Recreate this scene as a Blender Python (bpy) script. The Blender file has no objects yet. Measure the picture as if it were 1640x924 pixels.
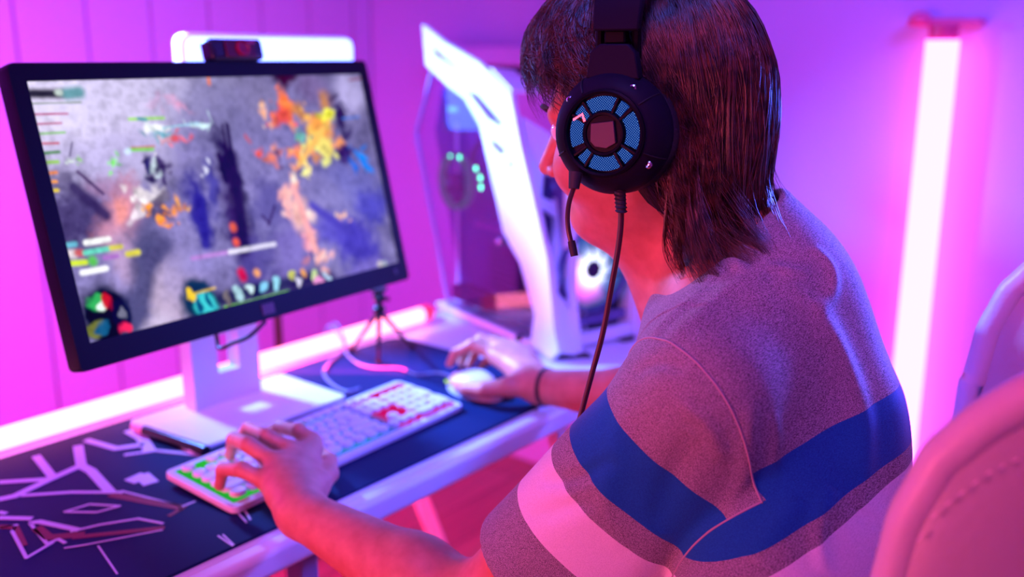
import bpy, bmesh, math, random
import numpy as np
from mathutils import Vector, Matrix, noise
random.seed(5); RNG = np.random.RandomState(7)
SC = bpy.context.scene
COL = SC.collection
PI = math.pi
def V(*a): return np.array(a if len(a) > 1 else a[0], float)
def lin(r, g, b):
    f = lambda c: (c/255/12.92) if c <= 10 else ((c/255+.055)/1.055)**2.4
    return (f(r), f(g), f(b), 1)

# ------------------------------------------------------------------ camera, exposure
SC.view_settings.view_transform = 'Standard'
SC.view_settings.look = 'None'
SC.view_settings.gamma = 1
SC.view_settings.exposure = 0.0
SC.view_settings.use_curve_mapping = False
yaw, pitch, roll = .8935, .2451, .0056
CAM = V(0, 0, 1.286)
FW = V(math.sin(yaw)*math.cos(pitch), math.cos(yaw)*math.cos(pitch), -math.sin(pitch))
_r = V(math.cos(yaw), -math.sin(yaw), 0); _u = np.cross(_r, FW)
RT = _r*math.cos(roll)+_u*math.sin(roll); UP = -_r*math.sin(roll)+_u*math.cos(roll)
cd = bpy.data.cameras.new('camera'); cam = bpy.data.objects.new('camera', cd); COL.objects.link(cam)
cd.sensor_width = 36; cd.lens = 36*1516.2/1640; cd.clip_start = .02
cam.matrix_world = Matrix([[RT[0], UP[0], -FW[0], CAM[0]], [RT[1], UP[1], -FW[1], CAM[1]], [RT[2], UP[2], -FW[2], CAM[2]], [0, 0, 0, 1]])
cd.dof.use_dof = True; cd.dof.focus_distance = .85; cd.dof.aperture_fstop = 2.6
SC.camera = cam

# ------------------------------------------------------------------ world and lamps
w = bpy.data.worlds.new('world'); SC.world = w; w.use_nodes = True
w.node_tree.nodes['Background'].inputs[0].default_value = (.25, .05, .6, 1)
w.node_tree.nodes['Background'].inputs[1].default_value = .05
def area(name, loc, aim, color, power, sx, sy=None, spread=180):
    l = bpy.data.lights.new(name, 'AREA'); l.color = color; l.energy = power; l.shape = 'RECTANGLE'; l.size = sx; l.size_y = sy or sx
    l.spread = math.radians(spread)
    o = bpy.data.objects.new(name, l); COL.objects.link(o); o.location = loc
    o.rotation_euler = (Vector(aim)-Vector(loc)).to_track_quat('-Z', 'Y').to_euler(); return o
area('red_lamp', (-.45, .78, .98), (.75, .45, .95), (1, .11, .21), 14.5, .4)
area('blue_lamp', (2.1, .08, 1.4), (1.0, .3, .95), (.06, .10, 1), 14, .3, spread=70)
area('blue_top_lamp', (.3, .35, 2.2), (1.0, .92, .8), (.08, .13, 1), 2, .4, spread=50)
area('magenta_wall_lamp', (-.1, 1.35, 1.9), (.6, 2.43, .9), (.68, .03, 1), 24, .8, spread=95)
area('violet_wall_lamp', (1.0, -.6, 2.2), (2.26, .45, 1.3), (.13, .10, 1), 18, .8, spread=100)
area('added_panel_boost', (.78, 1.95, 1.6), (1.25, 1.05, .9), (.11, .26, 1), 24, .12, spread=68)  # added unseen light that strengthens the panel lamp on desk and case
area('added_pink_fill', (-.2, .1, 2.0), (1.08, .2, 1.05), (1, .08, .30), .7, .3, spread=40)  # added fill with no fixture, pinks the far wing of the chair
area('red_floor_lamp', (.9, 1.2, .62), (1.5, 1.7, 0), (1, .02, .12), 18, .4)

# ------------------------------------------------------------------ materials
def mat(name, col, rough=.5, metal=0, emit=None, es=0, spec=.5, bump=0, bscale=200, coat=0, trans=0, alpha=1):
    m = bpy.data.materials.new(name); m.use_nodes = True; nt = m.node_tree; b = nt.nodes['Principled BSDF']
    b.inputs['Base Color'].default_value = (*col[:3], 1); b.inputs['Roughness'].default_value = rough; b.inputs['Metallic'].default_value = metal
    b.inputs['Specular IOR Level'].default_value = spec
    if coat: b.inputs['Coat Weight'].default_value = coat
    if trans: b.inputs['Transmission Weight'].default_value = trans
    if emit: b.inputs['Emission Color'].default_value = (*emit[:3], 1); b.inputs['Emission Strength'].default_value = es
    # faint procedural mottling in the roughness and surface
    tc = nt.nodes.new('ShaderNodeTexCoord'); n = nt.nodes.new('ShaderNodeTexNoise'); n.inputs['Scale'].default_value = bscale
    nt.links.new(tc.outputs['Object'], n.inputs['Vector'])
    if bump:
        bp = nt.nodes.new('ShaderNodeBump'); bp.inputs['Strength'].default_value = bump; bp.inputs['Distance'].default_value = .002
        nt.links.new(n.outputs['Fac'], bp.inputs['Height']); nt.links.new(bp.outputs['Normal'], b.inputs['Normal'])
    else:
        mr = nt.nodes.new('ShaderNodeMapRange'); mr.inputs['To Min'].default_value = max(rough-.04, 0); mr.inputs['To Max'].default_value = min(rough+.04, 1)
        nt.links.new(n.outputs['Fac'], mr.inputs['Value']); nt.links.new(mr.outputs['Result'], b.inputs['Roughness'])
    return m
def emis(name, col, st):
    m = bpy.data.materials.new(name); m.use_nodes = True; nt = m.node_tree; nt.nodes.clear()
    e = nt.nodes.new('ShaderNodeEmission'); e.inputs[0].default_value = (*col[:3], 1); e.inputs[1].default_value = st
    o = nt.nodes.new('ShaderNodeOutputMaterial'); nt.links.new(e.outputs[0], o.inputs[0]); return m
M_wall = mat('wall_paint', (.62, .42, .70), .75, bump=.12, bscale=60)
M_white = mat('white_lacquer', (.82, .82, .84), .35)
M_whitem = mat('white_metal', (.85, .85, .88), .38)
M_black = mat('black_plastic', (.012, .012, .016), .42)
M_blackg = mat('glossy_black_plastic', (.01, .01, .014), .22)
M_rubber = mat('black_rubber', (.015, .012, .015), .6)
M_silver = mat('silver_plastic', (.55, .56, .6), .35, .3)
M_chrome = mat('polished_screw', (.8, .8, .82), .2, 1)
M_skin = None

# ------------------------------------------------------------------ mesh helpers
class MB:
    def __init__(s): s.v = []; s.f = []; s.n = 0
    def add(s, vs, fs):
        k = s.n; s.v.extend([tuple(map(float, p)) for p in vs]); s.f.extend([tuple(i+k for i in f) for f in fs]); s.n += len(vs); return s
    def box(s, c, d, R=None):
        c = V(c); h = V(d)/2; R = np.eye(3) if R is None else R
        vs = [c+R.dot(V(x*h[0], y*h[1], z*h[2])) for x in (-1, 1) for y in (-1, 1) for z in (-1, 1)]
        return s.add(vs, [(0, 1, 3, 2), (4, 6, 7, 5), (0, 4, 5, 1), (2, 3, 7, 6), (0, 2, 6, 4), (1, 5, 7, 3)])
    def prism(s, pts, axis_pts):   # pts: polygon 3D list; axis_pts: extrusion vector
        e = V(axis_pts); n = len(pts); vs = [V(p) for p in pts]+[V(p)+e for p in pts]
        return s.add(vs, [tuple(range(n))[::-1], tuple(range(n, 2*n))]+[(i, (i+1) % n, (i+1) % n+n, i+n) for i in range(n)])
    def tube(s, pts, r, n=10, cap=True, smooth=0):
        P = [V(p) for p in pts]
        if smooth: P = catmull(P, smooth)
        m = len(P); rr = r if hasattr(r, '__len__') else [r]*m
        if len(rr) != m: rr = np.interp(np.linspace(0, 1, m), np.linspace(0, 1, len(rr)), rr)
        vs = []; nrm = None
        for i in range(m):
            t = P[min(i+1, m-1)]-P[max(i-1, 0)]; t = t/(np.linalg.norm(t)+1e-12)
            if nrm is None:
                nrm = np.cross(t, V(0, 0, 1)) if abs(t[2]) < .9 else np.cross(t, V(1, 0, 0))
            nrm = nrm-t*nrm.dot(t); nrm /= np.linalg.norm(nrm)+1e-12; b = np.cross(t, nrm)
            for k in range(n):
                a = 2*PI*k/n; vs.append(P[i]+(nrm*math.cos(a)+b*math.sin(a))*rr[i])
        fs = [(i*n+k, i*n+(k+1) % n, (i+1)*n+(k+1) % n, (i+1)*n+k) for i in range(m-1) for k in range(n)]
        if cap: fs += [tuple(range(n))[::-1], tuple((m-1)*n+k for k in range(n))]
        return s.add(vs, fs)
    def lathe(s, o, ax, prof, n=48, a0=0, a1=2*PI, sx=None):   # prof: (r,h)
        o = V(o); ax = V(ax); ax = ax/np.linalg.norm(ax)
        x = V(sx) if sx is not None else (np.cross(ax, V(0, 0, 1)) if abs(ax[2]) < .9 else V(1, 0, 0)); x = x-ax*x.dot(ax); x /= np.linalg.norm(x); y = np.cross(ax, x)
        full = abs(a1-a0-2*PI) < 1e-6; m = n if full else n+1; vs = []
        for (r, h) in prof:
            for k in range(m):
                a = a0+(a1-a0)*k/n; vs.append(o+ax*h+(x*math.cos(a)+y*math.sin(a))*r)
        fs = []
        for i in range(len(prof)-1):
            for k in range(n):
                k2 = (k+1) % m; fs.append((i*m+k, i*m+k2, (i+1)*m+k2, (i+1)*m+k))
        if full and tuple(prof[0]) != tuple(prof[-1]): fs += [tuple(range(m))[::-1], tuple((len(prof)-1)*m+k for k in range(m))]
        return s.add(vs, fs)
    def build(s, name, m, parent=None, smooth=35, bevel=0, seg=2, sub=0):
        return mesh_obj(name, s.v, s.f, m, parent, smooth, bevel, seg, sub)
def catmull(P, k):
    out = []
    for i in range(len(P)-1):
        p0, p1, p2, p3 = P[max(i-1, 0)], P[i], P[i+1], P[min(i+2, len(P)-1)]
        for j in range(k):
            t = j/k; out.append(.5*((2*p1)+(-p0+p2)*t+(2*p0-5*p1+4*p2-p3)*t*t+(-p0+3*p1-3*p2+p3)*t**3))
    out.append(P[-1]); return out
def wloc(o):
    p = o; r = V(0, 0, 0)
    while p is not None: r = r+V(p.location); p = p.parent
    return r
def mesh_obj(name, v, f, m, parent=None, smooth=35, bevel=0, seg=2, sub=0):
    # every mesh has its origin at the middle of its own bottom; all vertices come in as world coordinates
    va = np.array(v, float); org = V((va[:, 0].min()+va[:, 0].max())/2, (va[:, 1].min()+va[:, 1].max())/2, va[:, 2].min())
    me = bpy.data.meshes.new(name); me.from_pydata([tuple(p) for p in va-org], [], [tuple(int(i) for i in q) for q in f]); me.update()
    if name != 'screen' and name != 'front_fan_rotor':
        bm = bmesh.new(); bm.from_mesh(me); bmesh.ops.recalc_face_normals(bm, faces=bm.faces); bm.to_mesh(me); bm.free(); me.update()
    o = bpy.data.objects.new(name, me); COL.objects.link(o)
    if m: me.materials.append(m)
    if smooth is not None:
        me.polygons.foreach_set('use_smooth', [True]*len(me.polygons))
        if smooth < 180: me.set_sharp_from_angle(angle=math.radians(smooth))
    if parent is not None: o.parent = parent; o.location = tuple(org-wloc(parent))
    else: o.location = tuple(org)
    if bevel:
        b = o.modifiers.new('bevel', 'BEVEL'); b.width = bevel; b.segments = seg; b.limit_method = 'ANGLE'; b.angle_limit = math.radians(40)
    if sub:
        b = o.modifiers.new('sub', 'SUBSURF'); b.levels = sub; b.render_levels = sub
    return o
def tag(o, label=None, cat=None, group=None, kind=None):
    if label: o['label'] = label
    if cat: o['category'] = cat
    if group: o['group'] = group
    if kind: o['kind'] = kind
    return o
def thing(name, label, cat, loc, group=None):
    o = bpy.data.objects.new(name, None); o.empty_display_size = .05; COL.objects.link(o); o.location = tuple(map(float, loc)); return tag(o, label, cat, group)
def rotz(a): return np.array([[math.cos(a), -math.sin(a), 0], [math.sin(a), math.cos(a), 0], [0, 0, 1]])

# ------------------------------------------------------------------ room
XR, YB = 2.262, 2.43
def struct(name, mb, m, **k): return tag(mb.build(name, m, **k), kind='structure')
m_floor = mat('wood_floor', (.5, .2, .1), .45)
nt = m_floor.node_tree; b = nt.nodes['Principled BSDF']; tc = nt.nodes.new('ShaderNodeTexCoord'); br = nt.nodes.new('ShaderNodeTexBrick')
br.inputs['Scale'].default_value = 1; br.inputs['Brick Width'].default_value = 1.2; br.inputs['Row Height'].default_value = .14; br.inputs['Mortar Size'].default_value = .002
br.inputs['Color1'].default_value = (.62, .26, .15, 1); br.inputs['Color2'].default_value = (.5, .18, .10, 1); br.inputs['Mortar'].default_value = (.12, .04, .03, 1)
wv = nt.nodes.new('ShaderNodeTexNoise'); wv.inputs['Scale'].default_value = 6; mp = nt.nodes.new('ShaderNodeMapping'); mp.inputs['Scale'].default_value = (.6, 9, 1)
mx = nt.nodes.new('ShaderNodeMixRGB'); mx.blend_type = 'MULTIPLY'; mx.inputs[0].default_value = .5
nt.links.new(tc.outputs['Object'], br.inputs['Vector']); nt.links.new(tc.outputs['Object'], mp.inputs['Vector']); nt.links.new(mp.outputs[0], wv.inputs['Vector'])
nt.links.new(br.outputs['Color'], mx.inputs[1]); nt.links.new(wv.outputs['Fac'], mx.inputs[2]); nt.links.new(mx.outputs[0], b.inputs['Base Color'])
struct('floor', MB().box((.33, .3, -.05), (4.1, 4.5, .1)), m_floor)
struct('ceiling', MB().box((.33, .3, 2.65), (4.1, 4.5, .1)), M_wall)
bw = MB()          # boarded back wall: upright boards with shallow grooves
xs = np.arange(-1.62, XR-.001, .181)
for i, x in enumerate(xs):
    x1 = min(x+.181, XR); bw.box(((x+x1)/2, YB+.03, 1.3), (x1-x-.007, .06, 2.6))
bw.box((.32, YB+.06, 1.3), (3.9, .06, 2.6))
struct('wall_back', bw, M_wall)
struct('wall_right', MB().box((XR+.03, .3, 1.3), (.06, 4.26, 2.6)), M_wall)
struct('wall_left', MB().box((-1.65, .3, 1.3), (.06, 4.26, 2.6)), M_wall)
struct('wall_front', MB().box((.33, -1.83, 1.3), (4.0, .06, 2.6)), M_wall)
struct('baseboard_back', MB().box((.3, YB-.008, .05), (3.8, .016, .10)), M_white, bevel=.003)
struct('baseboard_right', MB().box((XR-.008, .3, .05), (.016, 4.2, .10)), M_white, bevel=.003)

# ------------------------------------------------------------------ desk
DZ = .74
desk = thing('desk', 'long white gaming desk with rounded metal front edge under the monitor and keyboard', 'desk', (.7, 1.08, 0))
MB().box((.66, 1.095, DZ-.0175), (2.0, .51, .035)).build('desktop', mat('desktop_white', (.78, .78, .82), .4), desk, bevel=.003)
MB().box((.66, .829, DZ-.019), (2.0, .028, .036)).build('front_rail', M_whitem, desk, bevel=.009, seg=4)
MB().box((.66, 1.357, DZ-.019), (2.0, .02, .036)).build('rear_rail', M_whitem, desk, bevel=.006, seg=3)
for x, sp in ((-.16, -1), (1.19, 1)):
    for y in (.872, 1.32):
        MB().prism([(x-.014, y-.014, DZ-.036), (x+.014, y-.014, DZ-.036), (x+.014, y+.014, DZ-.036), (x-.014, y+.014, DZ-.036)], (sp*.28, 0, -(DZ-.036-.012))).build('leg', M_whitem, desk, bevel=.003)
        MB().box((x+sp*.28, y, .008), (.05, .05, .016)).build('foot_pad', M_rubber, desk, bevel=.003)
    MB().box((x, 1.096, DZ-.048), (.04, .50, .025)).build('top_bracket', M_whitem, desk, bevel=.004)
MB().box((.674, .88, .36), (.03, .03, .69)).build('support_post', mat('violet_post', (.35, .3, .45), .5), desk, bevel=.004)
MB().box((.51, 1.30, .66), (1.5, .02, .09)).build('cross_beam', M_whitem, desk, bevel=.004)
# desk mat with printed white shards
m_mat = mat('dark_blue_cloth', (.002, .016, .07), .6, spec=.12, bump=.15, bscale=900)
def rr_poly(x0, y0, x1, y1, r, n=8):
    out = []
    for (cx, cy, a) in ((x1-r, y1-r, 0), (x0+r, y1-r, 90), (x0+r, y0+r, 180), (x1-r, y0+r, 270)):
        for k in range(n+1):
            t = math.radians(a+90*k/n); out.append((cx+r*math.cos(t), cy+r*math.sin(t)))
    return out
matm = MB().prism([(x, y, DZ) for x, y in rr_poly(-.1, .848, 1.245, 1.292, .03)], (0, 0, .004)); n_mat = len(matm.f)
m_print = mat('pale_print', (.62, .60, .75), .6); m_printr = mat('red_print', (.20, .02, .04), .6)
def stroke(mb, pts, w):
    P = [V(p) for p in pts]
    for i in range(len(P)-1):
        a, b2 = P[i], P[i+1]; d = b2-a; L = np.linalg.norm(d); d /= L; n = V(-d[1], d[0])*w/2
        q = [a+n-d*w*.25, b2+n+d*w*.25, b2-n+d*w*.25, a-n-d*w*.25]
        mb.add([(x, y, z) for z in (DZ+.0041, DZ+.0046+.00003*i) for x, y in q], [(3, 2, 1, 0), (4, 5, 6, 7)]+[(k, (k+1) % 4, (k+1) % 4+4, k+4) for k in range(4)])
pr_, rd = MB(), MB()
for pts, w_ in [([(0.4620, 1.2160), (0.5060, 1.1770)], .009), ([(0.4410, 1.1670), (0.4560, 1.1620), (0.5050, 1.1750), (0.5510, 1.1850)], .011), ([(0.5290, 1.2600), (0.5120, 1.1790)], .011),
    ([(0.5820, 1.2490), (0.5530, 1.1840), (0.5530, 1.1580), (0.5380, 1.0840)], .013), ([(0.4630, 1.1560), (0.5060, 1.1180), (0.5460, 1.0690)], .006), ([(0.6010, 1.2600), (0.6120, 1.2020), (0.6420, 1.1860)], .011),
    ([(0.5480, 1.0720), (0.5730, 0.9760), (0.5900, 0.9760)], .003), ([(0.4750, 1.0730), (0.5040, 1.0690), (0.5250, 1.0360), (0.4990, 1.0420), (0.4750, 1.0730)], .003),
    ([(0.4360, 1.0770), (0.4440, 1.0720), (0.4630, 1.0180)], .008), ([(0.4350, 1.0750), (0.4250, 1.0130), (0.4380, 1.0140), (0.4390, 1.0000)], .004), ([(0.4560, 1.0200), (0.4850, 1.0100), (0.5220, 0.9890), (0.5340, 0.9560)], .0035),
    ([(0.4080, 1.0920), (0.4230, 1.0840), (0.4130, 1.0720), (0.3960, 1.0000), (0.4300, 1.0110)], .004), ([(0.4590, 0.9640), (0.4420, 0.8930)], .002), ([(0.4190, 1.1170), (0.4410, 1.0880)], .008),
    ([(0.4250, 1.1320), (0.4280, 1.1240)], .006), ([(0.5580, 0.8800), (0.5550, 0.8480)], .002), ([(0.5630, 0.8780), (0.5570, 0.8490)], .002), ([(0.6070, 0.9130), (0.5980, 0.8820)], .0022), ([(0.6160, 0.9110), (0.6050, 0.8840)], .0022),
    ([(0.6090, 1.1720), (0.6440, 1.1530), (0.6740, 1.0930)], .006), ([(0.6580, 1.2450), (0.6560, 1.2110), (0.6380, 1.1580)], .016), ([(0.5730, 1.0900), (0.5880, 1.0920), (0.5840, 1.0680)], .02), ([(0.4330, 0.9890), (0.4510, 0.9780), (0.5250, 0.9420)], .002)]:
    stroke(pr_, pts, w_)
for pts, w_ in [([(0.5350, 1.0710), (0.5710, 0.9730)], .012), ([(0.4350, 1.0570), (0.4330, 1.0270), (0.4600, 1.0040)], .012), ([(0.4090, 1.0950), (0.4200, 1.0800), (0.4070, 1.0310)], .008), ([(0.4520, 1.0040), (0.5280, 0.9460)], .008), ([(0.5500, 0.9670), (0.5680, 0.9710)], .006)]:
    stroke(rd, pts, w_)
matm.add(pr_.v, pr_.f); n_pr = len(matm.f); matm.add(rd.v, rd.f)
dm = tag(matm.build('desk_mat', m_mat, None, smooth=None), 'large dark blue desk mat with white angular shard pattern covering the desktop', 'desk mat')
dm.data.materials.append(m_print); dm.data.materials.append(m_printr)
dm.data.polygons.foreach_set('material_index', [0]*n_mat+[1]*(n_pr-n_mat)+[2]*(len(matm.f)-n_pr))

# ------------------------------------------------------------------ light tube lying along the back of the desk
m_pinkled = emis('pink_led', (1, .17, .36), 6.3)
lt = thing('light_tube', 'glowing pink-white light tube lying along the back edge of the desk', 'light tube', (.45, 1.322, DZ))
MB().tube([(-.3, 1.322, DZ+.02), (1.345, 1.322, DZ+.02)], .0155, 20).build('diffuser', m_pinkled, lt)
MB().box((.53, 1.325, DZ+.0035), (1.75, .03, .007)).build('base_rail', M_white, lt)
MB().lathe((1.345, 1.322, DZ+.02), (1, 0, 0), [(.017, 0), (.017, .02), (.014, .027), (.006, .03)], 20).build('end_cap', mat('red_translucent_cap', (.9, .05, .1), .3, emit=(1, .03, .08), es=.8), lt)
MB().tube([(1.372, 1.322, DZ+.02), (1.385, 1.335, DZ+.024), (1.388, 1.36, DZ+.012), (1.388, 1.382, DZ-.03), (1.388, 1.385, DZ-.3)], .003, 8, smooth=5).build('power_lead', M_black, lt)

# ------------------------------------------------------------------ monitor
mc = V(.7659, 1.0792, 1.1055); my, mt = .0728, .236
mux = V(math.cos(my), math.sin(my), 0); mny = V(-math.sin(my), math.cos(my), 0)
muz = math.cos(mt)*V(0, 0, 1)+math.sin(mt)*mny; mn = np.cross(mux, muz)    # mn points towards the person
if mn[1] > 0: mn = -mn
Rm = np.array([mux, -mn, muz]).T
mon = thing('monitor', 'black framed widescreen monitor on a white stand showing a battle game', 'monitor', (.81, 1.18, DZ+.004))
def mp_(u, v, d): return mc+mux*u+muz*v-mn*d       # d = depth behind the screen face
HW, HH = .2655, .1495
def rrect(u0, v0, u1, v1, r, n=6): return rr_poly(u0, v0, u1, v1, r, n)
bz = MB()   # bezel ring + rear casing
outer = rrect(-HW-.019, -HH-.031, HW+.017, HH+.021, .008); N = len(outer)
inner = rrect(-HW, -HH, HW, HH, .0006)
vs = [mp_(x, y, .004) for x, y in outer]+[mp_(x, y, -.002) for x, y in [(p[0]*.997, p[1]*.997) for p in outer]]+[mp_(x, y, -.002) for x, y in inner]+[mp_(x, y, .003) for x, y in inner]+[mp_(x, y, .022) for x, y in outer]
fs = []
for a, c in ((0, 1), (1, 2), (2, 3), (4, 0)):
    fs += [(a*N+k, a*N+(k+1) % N, c*N+(k+1) % N, c*N+k) for k in range(N)]
fs.append(tuple(4*N+k for k in range(N)))
bz.add(vs, fs)
bz.build('bezel', mat('black_bezel', (.003, .003, .012), .45, spec=.15), mon)
rc = MB(); o1 = [mp_(x*.9, y*.88, .022) for x, y in outer]; o2 = [mp_(x*.6, y*.6, .05) for x, y in outer]
rc.add(o1+o2, [(k, (k+1) % N, (k+1) % N+N, k+N) for k in range(N)]+[tuple(range(N, 2*N))]); rc.build('rear_casing', M_silver, mon)
MB().box(mp_(-.008, -HH-.0165, -.0025), (.021, .0012, .0145), Rm).build('maker_badge', mat('dark_red_badge', (.09, .01, .02), .4), mon)
MB().lathe(mp_(HW-.012, -HH-.013, -.002), mn, [(.0045, 0), (.004, .001)], 18).build('power_button', M_black, mon)
st = MB()   # neck: curved white column with a cable hole
NY = 1.213; nx0, nx1 = .752, .872; hz0, hz1, hx0, hx1 = .80, .86, .800, .838
def neck_pt(x, z, d): return (x, NY+.012-.10*((x-.812)**2)/.06+d+(z-.74)*.02, z)
segx = [nx0, .765, .785, hx0, .819, hx1, .85, .862, nx1]; segz = [DZ+.008, .77, hz0, .83, hz1, .9, .95, 1.03]
nvs = []; idx = {}
for d in (0, .03):
    for i, x in enumerate(segx):
        for j, z in enumerate(segz): idx[(d > 0, i, j)] = len(nvs); nvs.append(neck_pt(x, z, d))
hole = lambda i, j: 3 <= i < 5 and 2 <= j < 4
nfs = []
for i in range(len(segx)-1):
    for j in range(len(segz)-1):
        if not hole(i, j):
            nfs.append((idx[(False, i, j)], idx[(False, i+1, j)], idx[(False, i+1, j+1)], idx[(False, i, j+1)])); nfs.append((idx[(True, i, j+1)], idx[(True, i+1, j+1)], idx[(True, i+1, j)], idx[(True, i, j)]))
        else:
            for (a, c, cond) in (((i, j), (i+1, j), not hole(i, j-1)), ((i, j+1), (i+1, j+1), not hole(i, j+1)), ((i, j), (i, j+1), not hole(i-1, j)), ((i+1, j), (i+1, j+1), not hole(i+1, j))):
                if cond: nfs.append((idx[(False, *a)], idx[(False, *c)], idx[(True, *c)], idx[(True, *a)]))
nI, nJ = len(segx)-1, len(segz)-1
for j in range(nJ):
    nfs.append((idx[(False, 0, j)], idx[(False, 0, j+1)], idx[(True, 0, j+1)], idx[(True, 0, j)])); nfs.append((idx[(True, nI, j)], idx[(True, nI, j+1)], idx[(False, nI, j+1)], idx[(False, nI, j)]))
for i in range(nI):
    nfs.append((idx[(True, i, 0)], idx[(True, i+1, 0)], idx[(False, i+1, 0)], idx[(False, i, 0)])); nfs.append((idx[(False, i, nJ)], idx[(False, i+1, nJ)], idx[(True, i+1, nJ)], idx[(True, i, nJ)]))
m_stand = mat('satin_white_stand', (.62, .64, .72), .45)
st.add(nvs, nfs).build('neck', m_stand, mon, smooth=30)
MB().box((.812, 1.185, 1.06), (.09, .09, .09)).build('mount', m_stand, mon, bevel=.006)
MB().prism([(x, y, DZ+.0045) for x, y in rr_poly(.668, 1.098, .948, 1.268, .012)], (0, 0, .007)).build('foot_plate', mat('white_foot', (.8, .8, .84), .35), mon, bevel=.002)
MB().tube([(0.7111, 1.0901, 0.9163), (0.7073, 1.0816, 0.9038), (0.7018, 1.0689, 0.8962), (0.7109, 1.0527, 0.9043), (0.7303, 1.0401, 0.9127), (0.7617, 1.0469, 0.9246)], .0028, 8, smooth=6).build('cable', M_black, mon)
# the game picture: a sheet of emitting cells
GW, GH = 416, 234
img = np.zeros((GH, GW, 3)); gy, gx = np.mgrid[0:GH, 0:GW]; gu = (gx+.5)/GW; gv = (gy+.5)/GH
def vnoise(sx, sy, seed):
    r = np.random.RandomState(seed); g = r.rand(sy+2, sx+2); X = gu*sx; Y = gv*sy; xi = X.astype(int); yi = Y.astype(int); fx = X-xi; fy = Y-yi; fx = fx*fx*(3-2*fx); fy = fy*fy*(3-2*fy)
    return g[yi, xi]*(1-fx)*(1-fy)+g[yi, xi+1]*fx*(1-fy)+g[yi+1, xi]*(1-fx)*fy+g[yi+1, xi+1]*fx*fy
nz = .4*vnoise(8, 5, 1)+.25*vnoise(22, 13, 2)+.2*vnoise(50, 30, 3)+.15*vnoise(110, 62, 4)
def C3(r, g, b): return V(lin(r, g, b)[:3])
img[:] = C3(120, 112, 160); img *= (.35+1.3*nz)[..., None]
wx_ = (vnoise(26, 15, 21)-.5)*.022+(vnoise(70, 40, 22)-.5)*.010; wy_ = (vnoise(26, 15, 23)-.5)*.040+(vnoise(70, 40, 24)-.5)*.018
def blob(c, rx, ry, col, a=1, rot=0, soft=.35, tex=0):
    global img
    k_ = 1 if rx < .03 else .6; rx, ry = rx*1.15, ry*1.15; du = (gu+wx_*k_-c[0])*1.776; dv = gv+wy_*k_-c[1]; ca, sa = math.cos(rot), math.sin(rot); X = (du*ca+dv*sa)/(rx*1.776); Y = (-du*sa+dv*ca)/ry
    d = np.sqrt(X*X+Y*Y)+tex*(nz-.5)*2; m = np.clip((1+soft-d)/(2*soft+1e-6), 0, 1)*a; m = m*m*(3-2*m)
    img = img*(1-m[..., None])+V(C3(*col))*m[..., None]
def line(p, q, wd, col, a=1, soft=.5):
    global img
    px_, py_ = p[0]*1.776, p[1]; dx, dy = q[0]*1.776-px_, q[1]-py_; L = dx*dx+dy*dy+1e-9; t = np.clip(((gu*1.776-px_)*dx+(gv-py_)*dy)/L, 0, 1)
    d = np.hypot(gu*1.776-px_-t*dx, gv-py_-t*dy)/wd; m = np.clip((1+soft-d)/(2*soft), 0, 1)*a; img = img*(1-m[..., None])+C3(*col)*m[..., None]
def poly(ps, wd, col, a=1):
    for i in range(len(ps)-1): line(ps[i], ps[i+1], wd, col, a)
T = .5
for c, rx, ry, col, a, rot, tex in [
    ((0.084, 0.074), .2, .28, (222, 212, 242), .95, 0, .3), ((0.254, 0.059), .2, .16, (205, 196, 232), .85, 0, .4), ((0.140, 0.300), .15, .1, (180, 170, 215), .7, 0, .3),
    ((0.446, 0.181), .12, .2, (122, 116, 165), .7, 0, .3), ((0.616, 0.109), .06, .1, (130, 122, 165), .8, 0, .3), ((0.801, 0.060), .05, .06, (120, 100, 150), .7, 0, .3),
    ((0.941, 0.099), .05, .09, (180, 170, 220), .8, 0, .3), ((0.762, 0.303), .12, .12, (100, 98, 150), .5, 0, .4), ((0.864, 0.570), .1, .12, (110, 108, 180), .7, 0, .5),
    ((0.055, 0.481), .09, .12, (70, 60, 105), .8, 0, .9), ((0.027, 0.379), .04, .07, (60, 50, 90), .6, .6, .8), ((0.123, 0.422), .05, .05, (160, 120, 160), .6, 0, .5),
    ((0.150, 0.554), .05, .13, (205, 140, 165), .85, .3, .8), ((0.140, 0.513), .02, .05, (240, 150, 140), .7, .3, .6), ((0.148, 0.732), .05, .12, (190, 160, 200), .8, .1, .6),
    ((0.194, 0.694), .05, .16, (88, 84, 125), .9, .25, .4), ((0.120, 0.926), .03, .12, (80, 78, 120), .9, .1, .4), ((0.204, 0.907), .05, .12, (185, 165, 195), .9, 0, .7), ((0.260, 0.820), .06, .1, (165, 150, 200), .6, .7, .6), ((0.170, 1.025), .04, .06, (200, 185, 215), .8, 0, .5),
    ((0.349, 0.576), .03, .14, (52, 45, 140), .9, 0, .6), ((0.401, 0.478), .02, .12, (60, 55, 150), .7, 0, .6), ((0.318, 0.785), .04, .05, (150, 140, 205), .6, .5, .6),
    ((0.465, 0.434), .024, .2, (38, 26, 62), .95, -.12, .6), ((0.451, 0.714), .03, .26, (55, 36, 85), .85, -.1, .7), ((0.472, 0.577), .022, .12, (70, 62, 80), .6, 0, .6), ((0.561, 0.597), .05, .12, (96, 88, 150), .8, 0, .8), ((0.482, 0.837), .05, .1, (90, 80, 150), .7, 0, .8),
    ((0.612, 0.818), .05, .14, (125, 110, 185), .7, .5, .7), ((0.782, 0.773), .1, .08, (95, 85, 190), .8, .2, .6), ((0.843, 0.854), .08, .1, (75, 65, 175), .85, .2, .7), ((0.924, 0.680), .06, .07, (80, 75, 185), .8, .3, .6), ((0.788, 0.586), .06, .07, (125, 118, 170), .7, .5, .4), ((0.842, 1.016), .1, .05, (130, 115, 200), .7, -.2, .6)]:
    blob(c, rx, ry, col, a, rot, T, tex)
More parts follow.
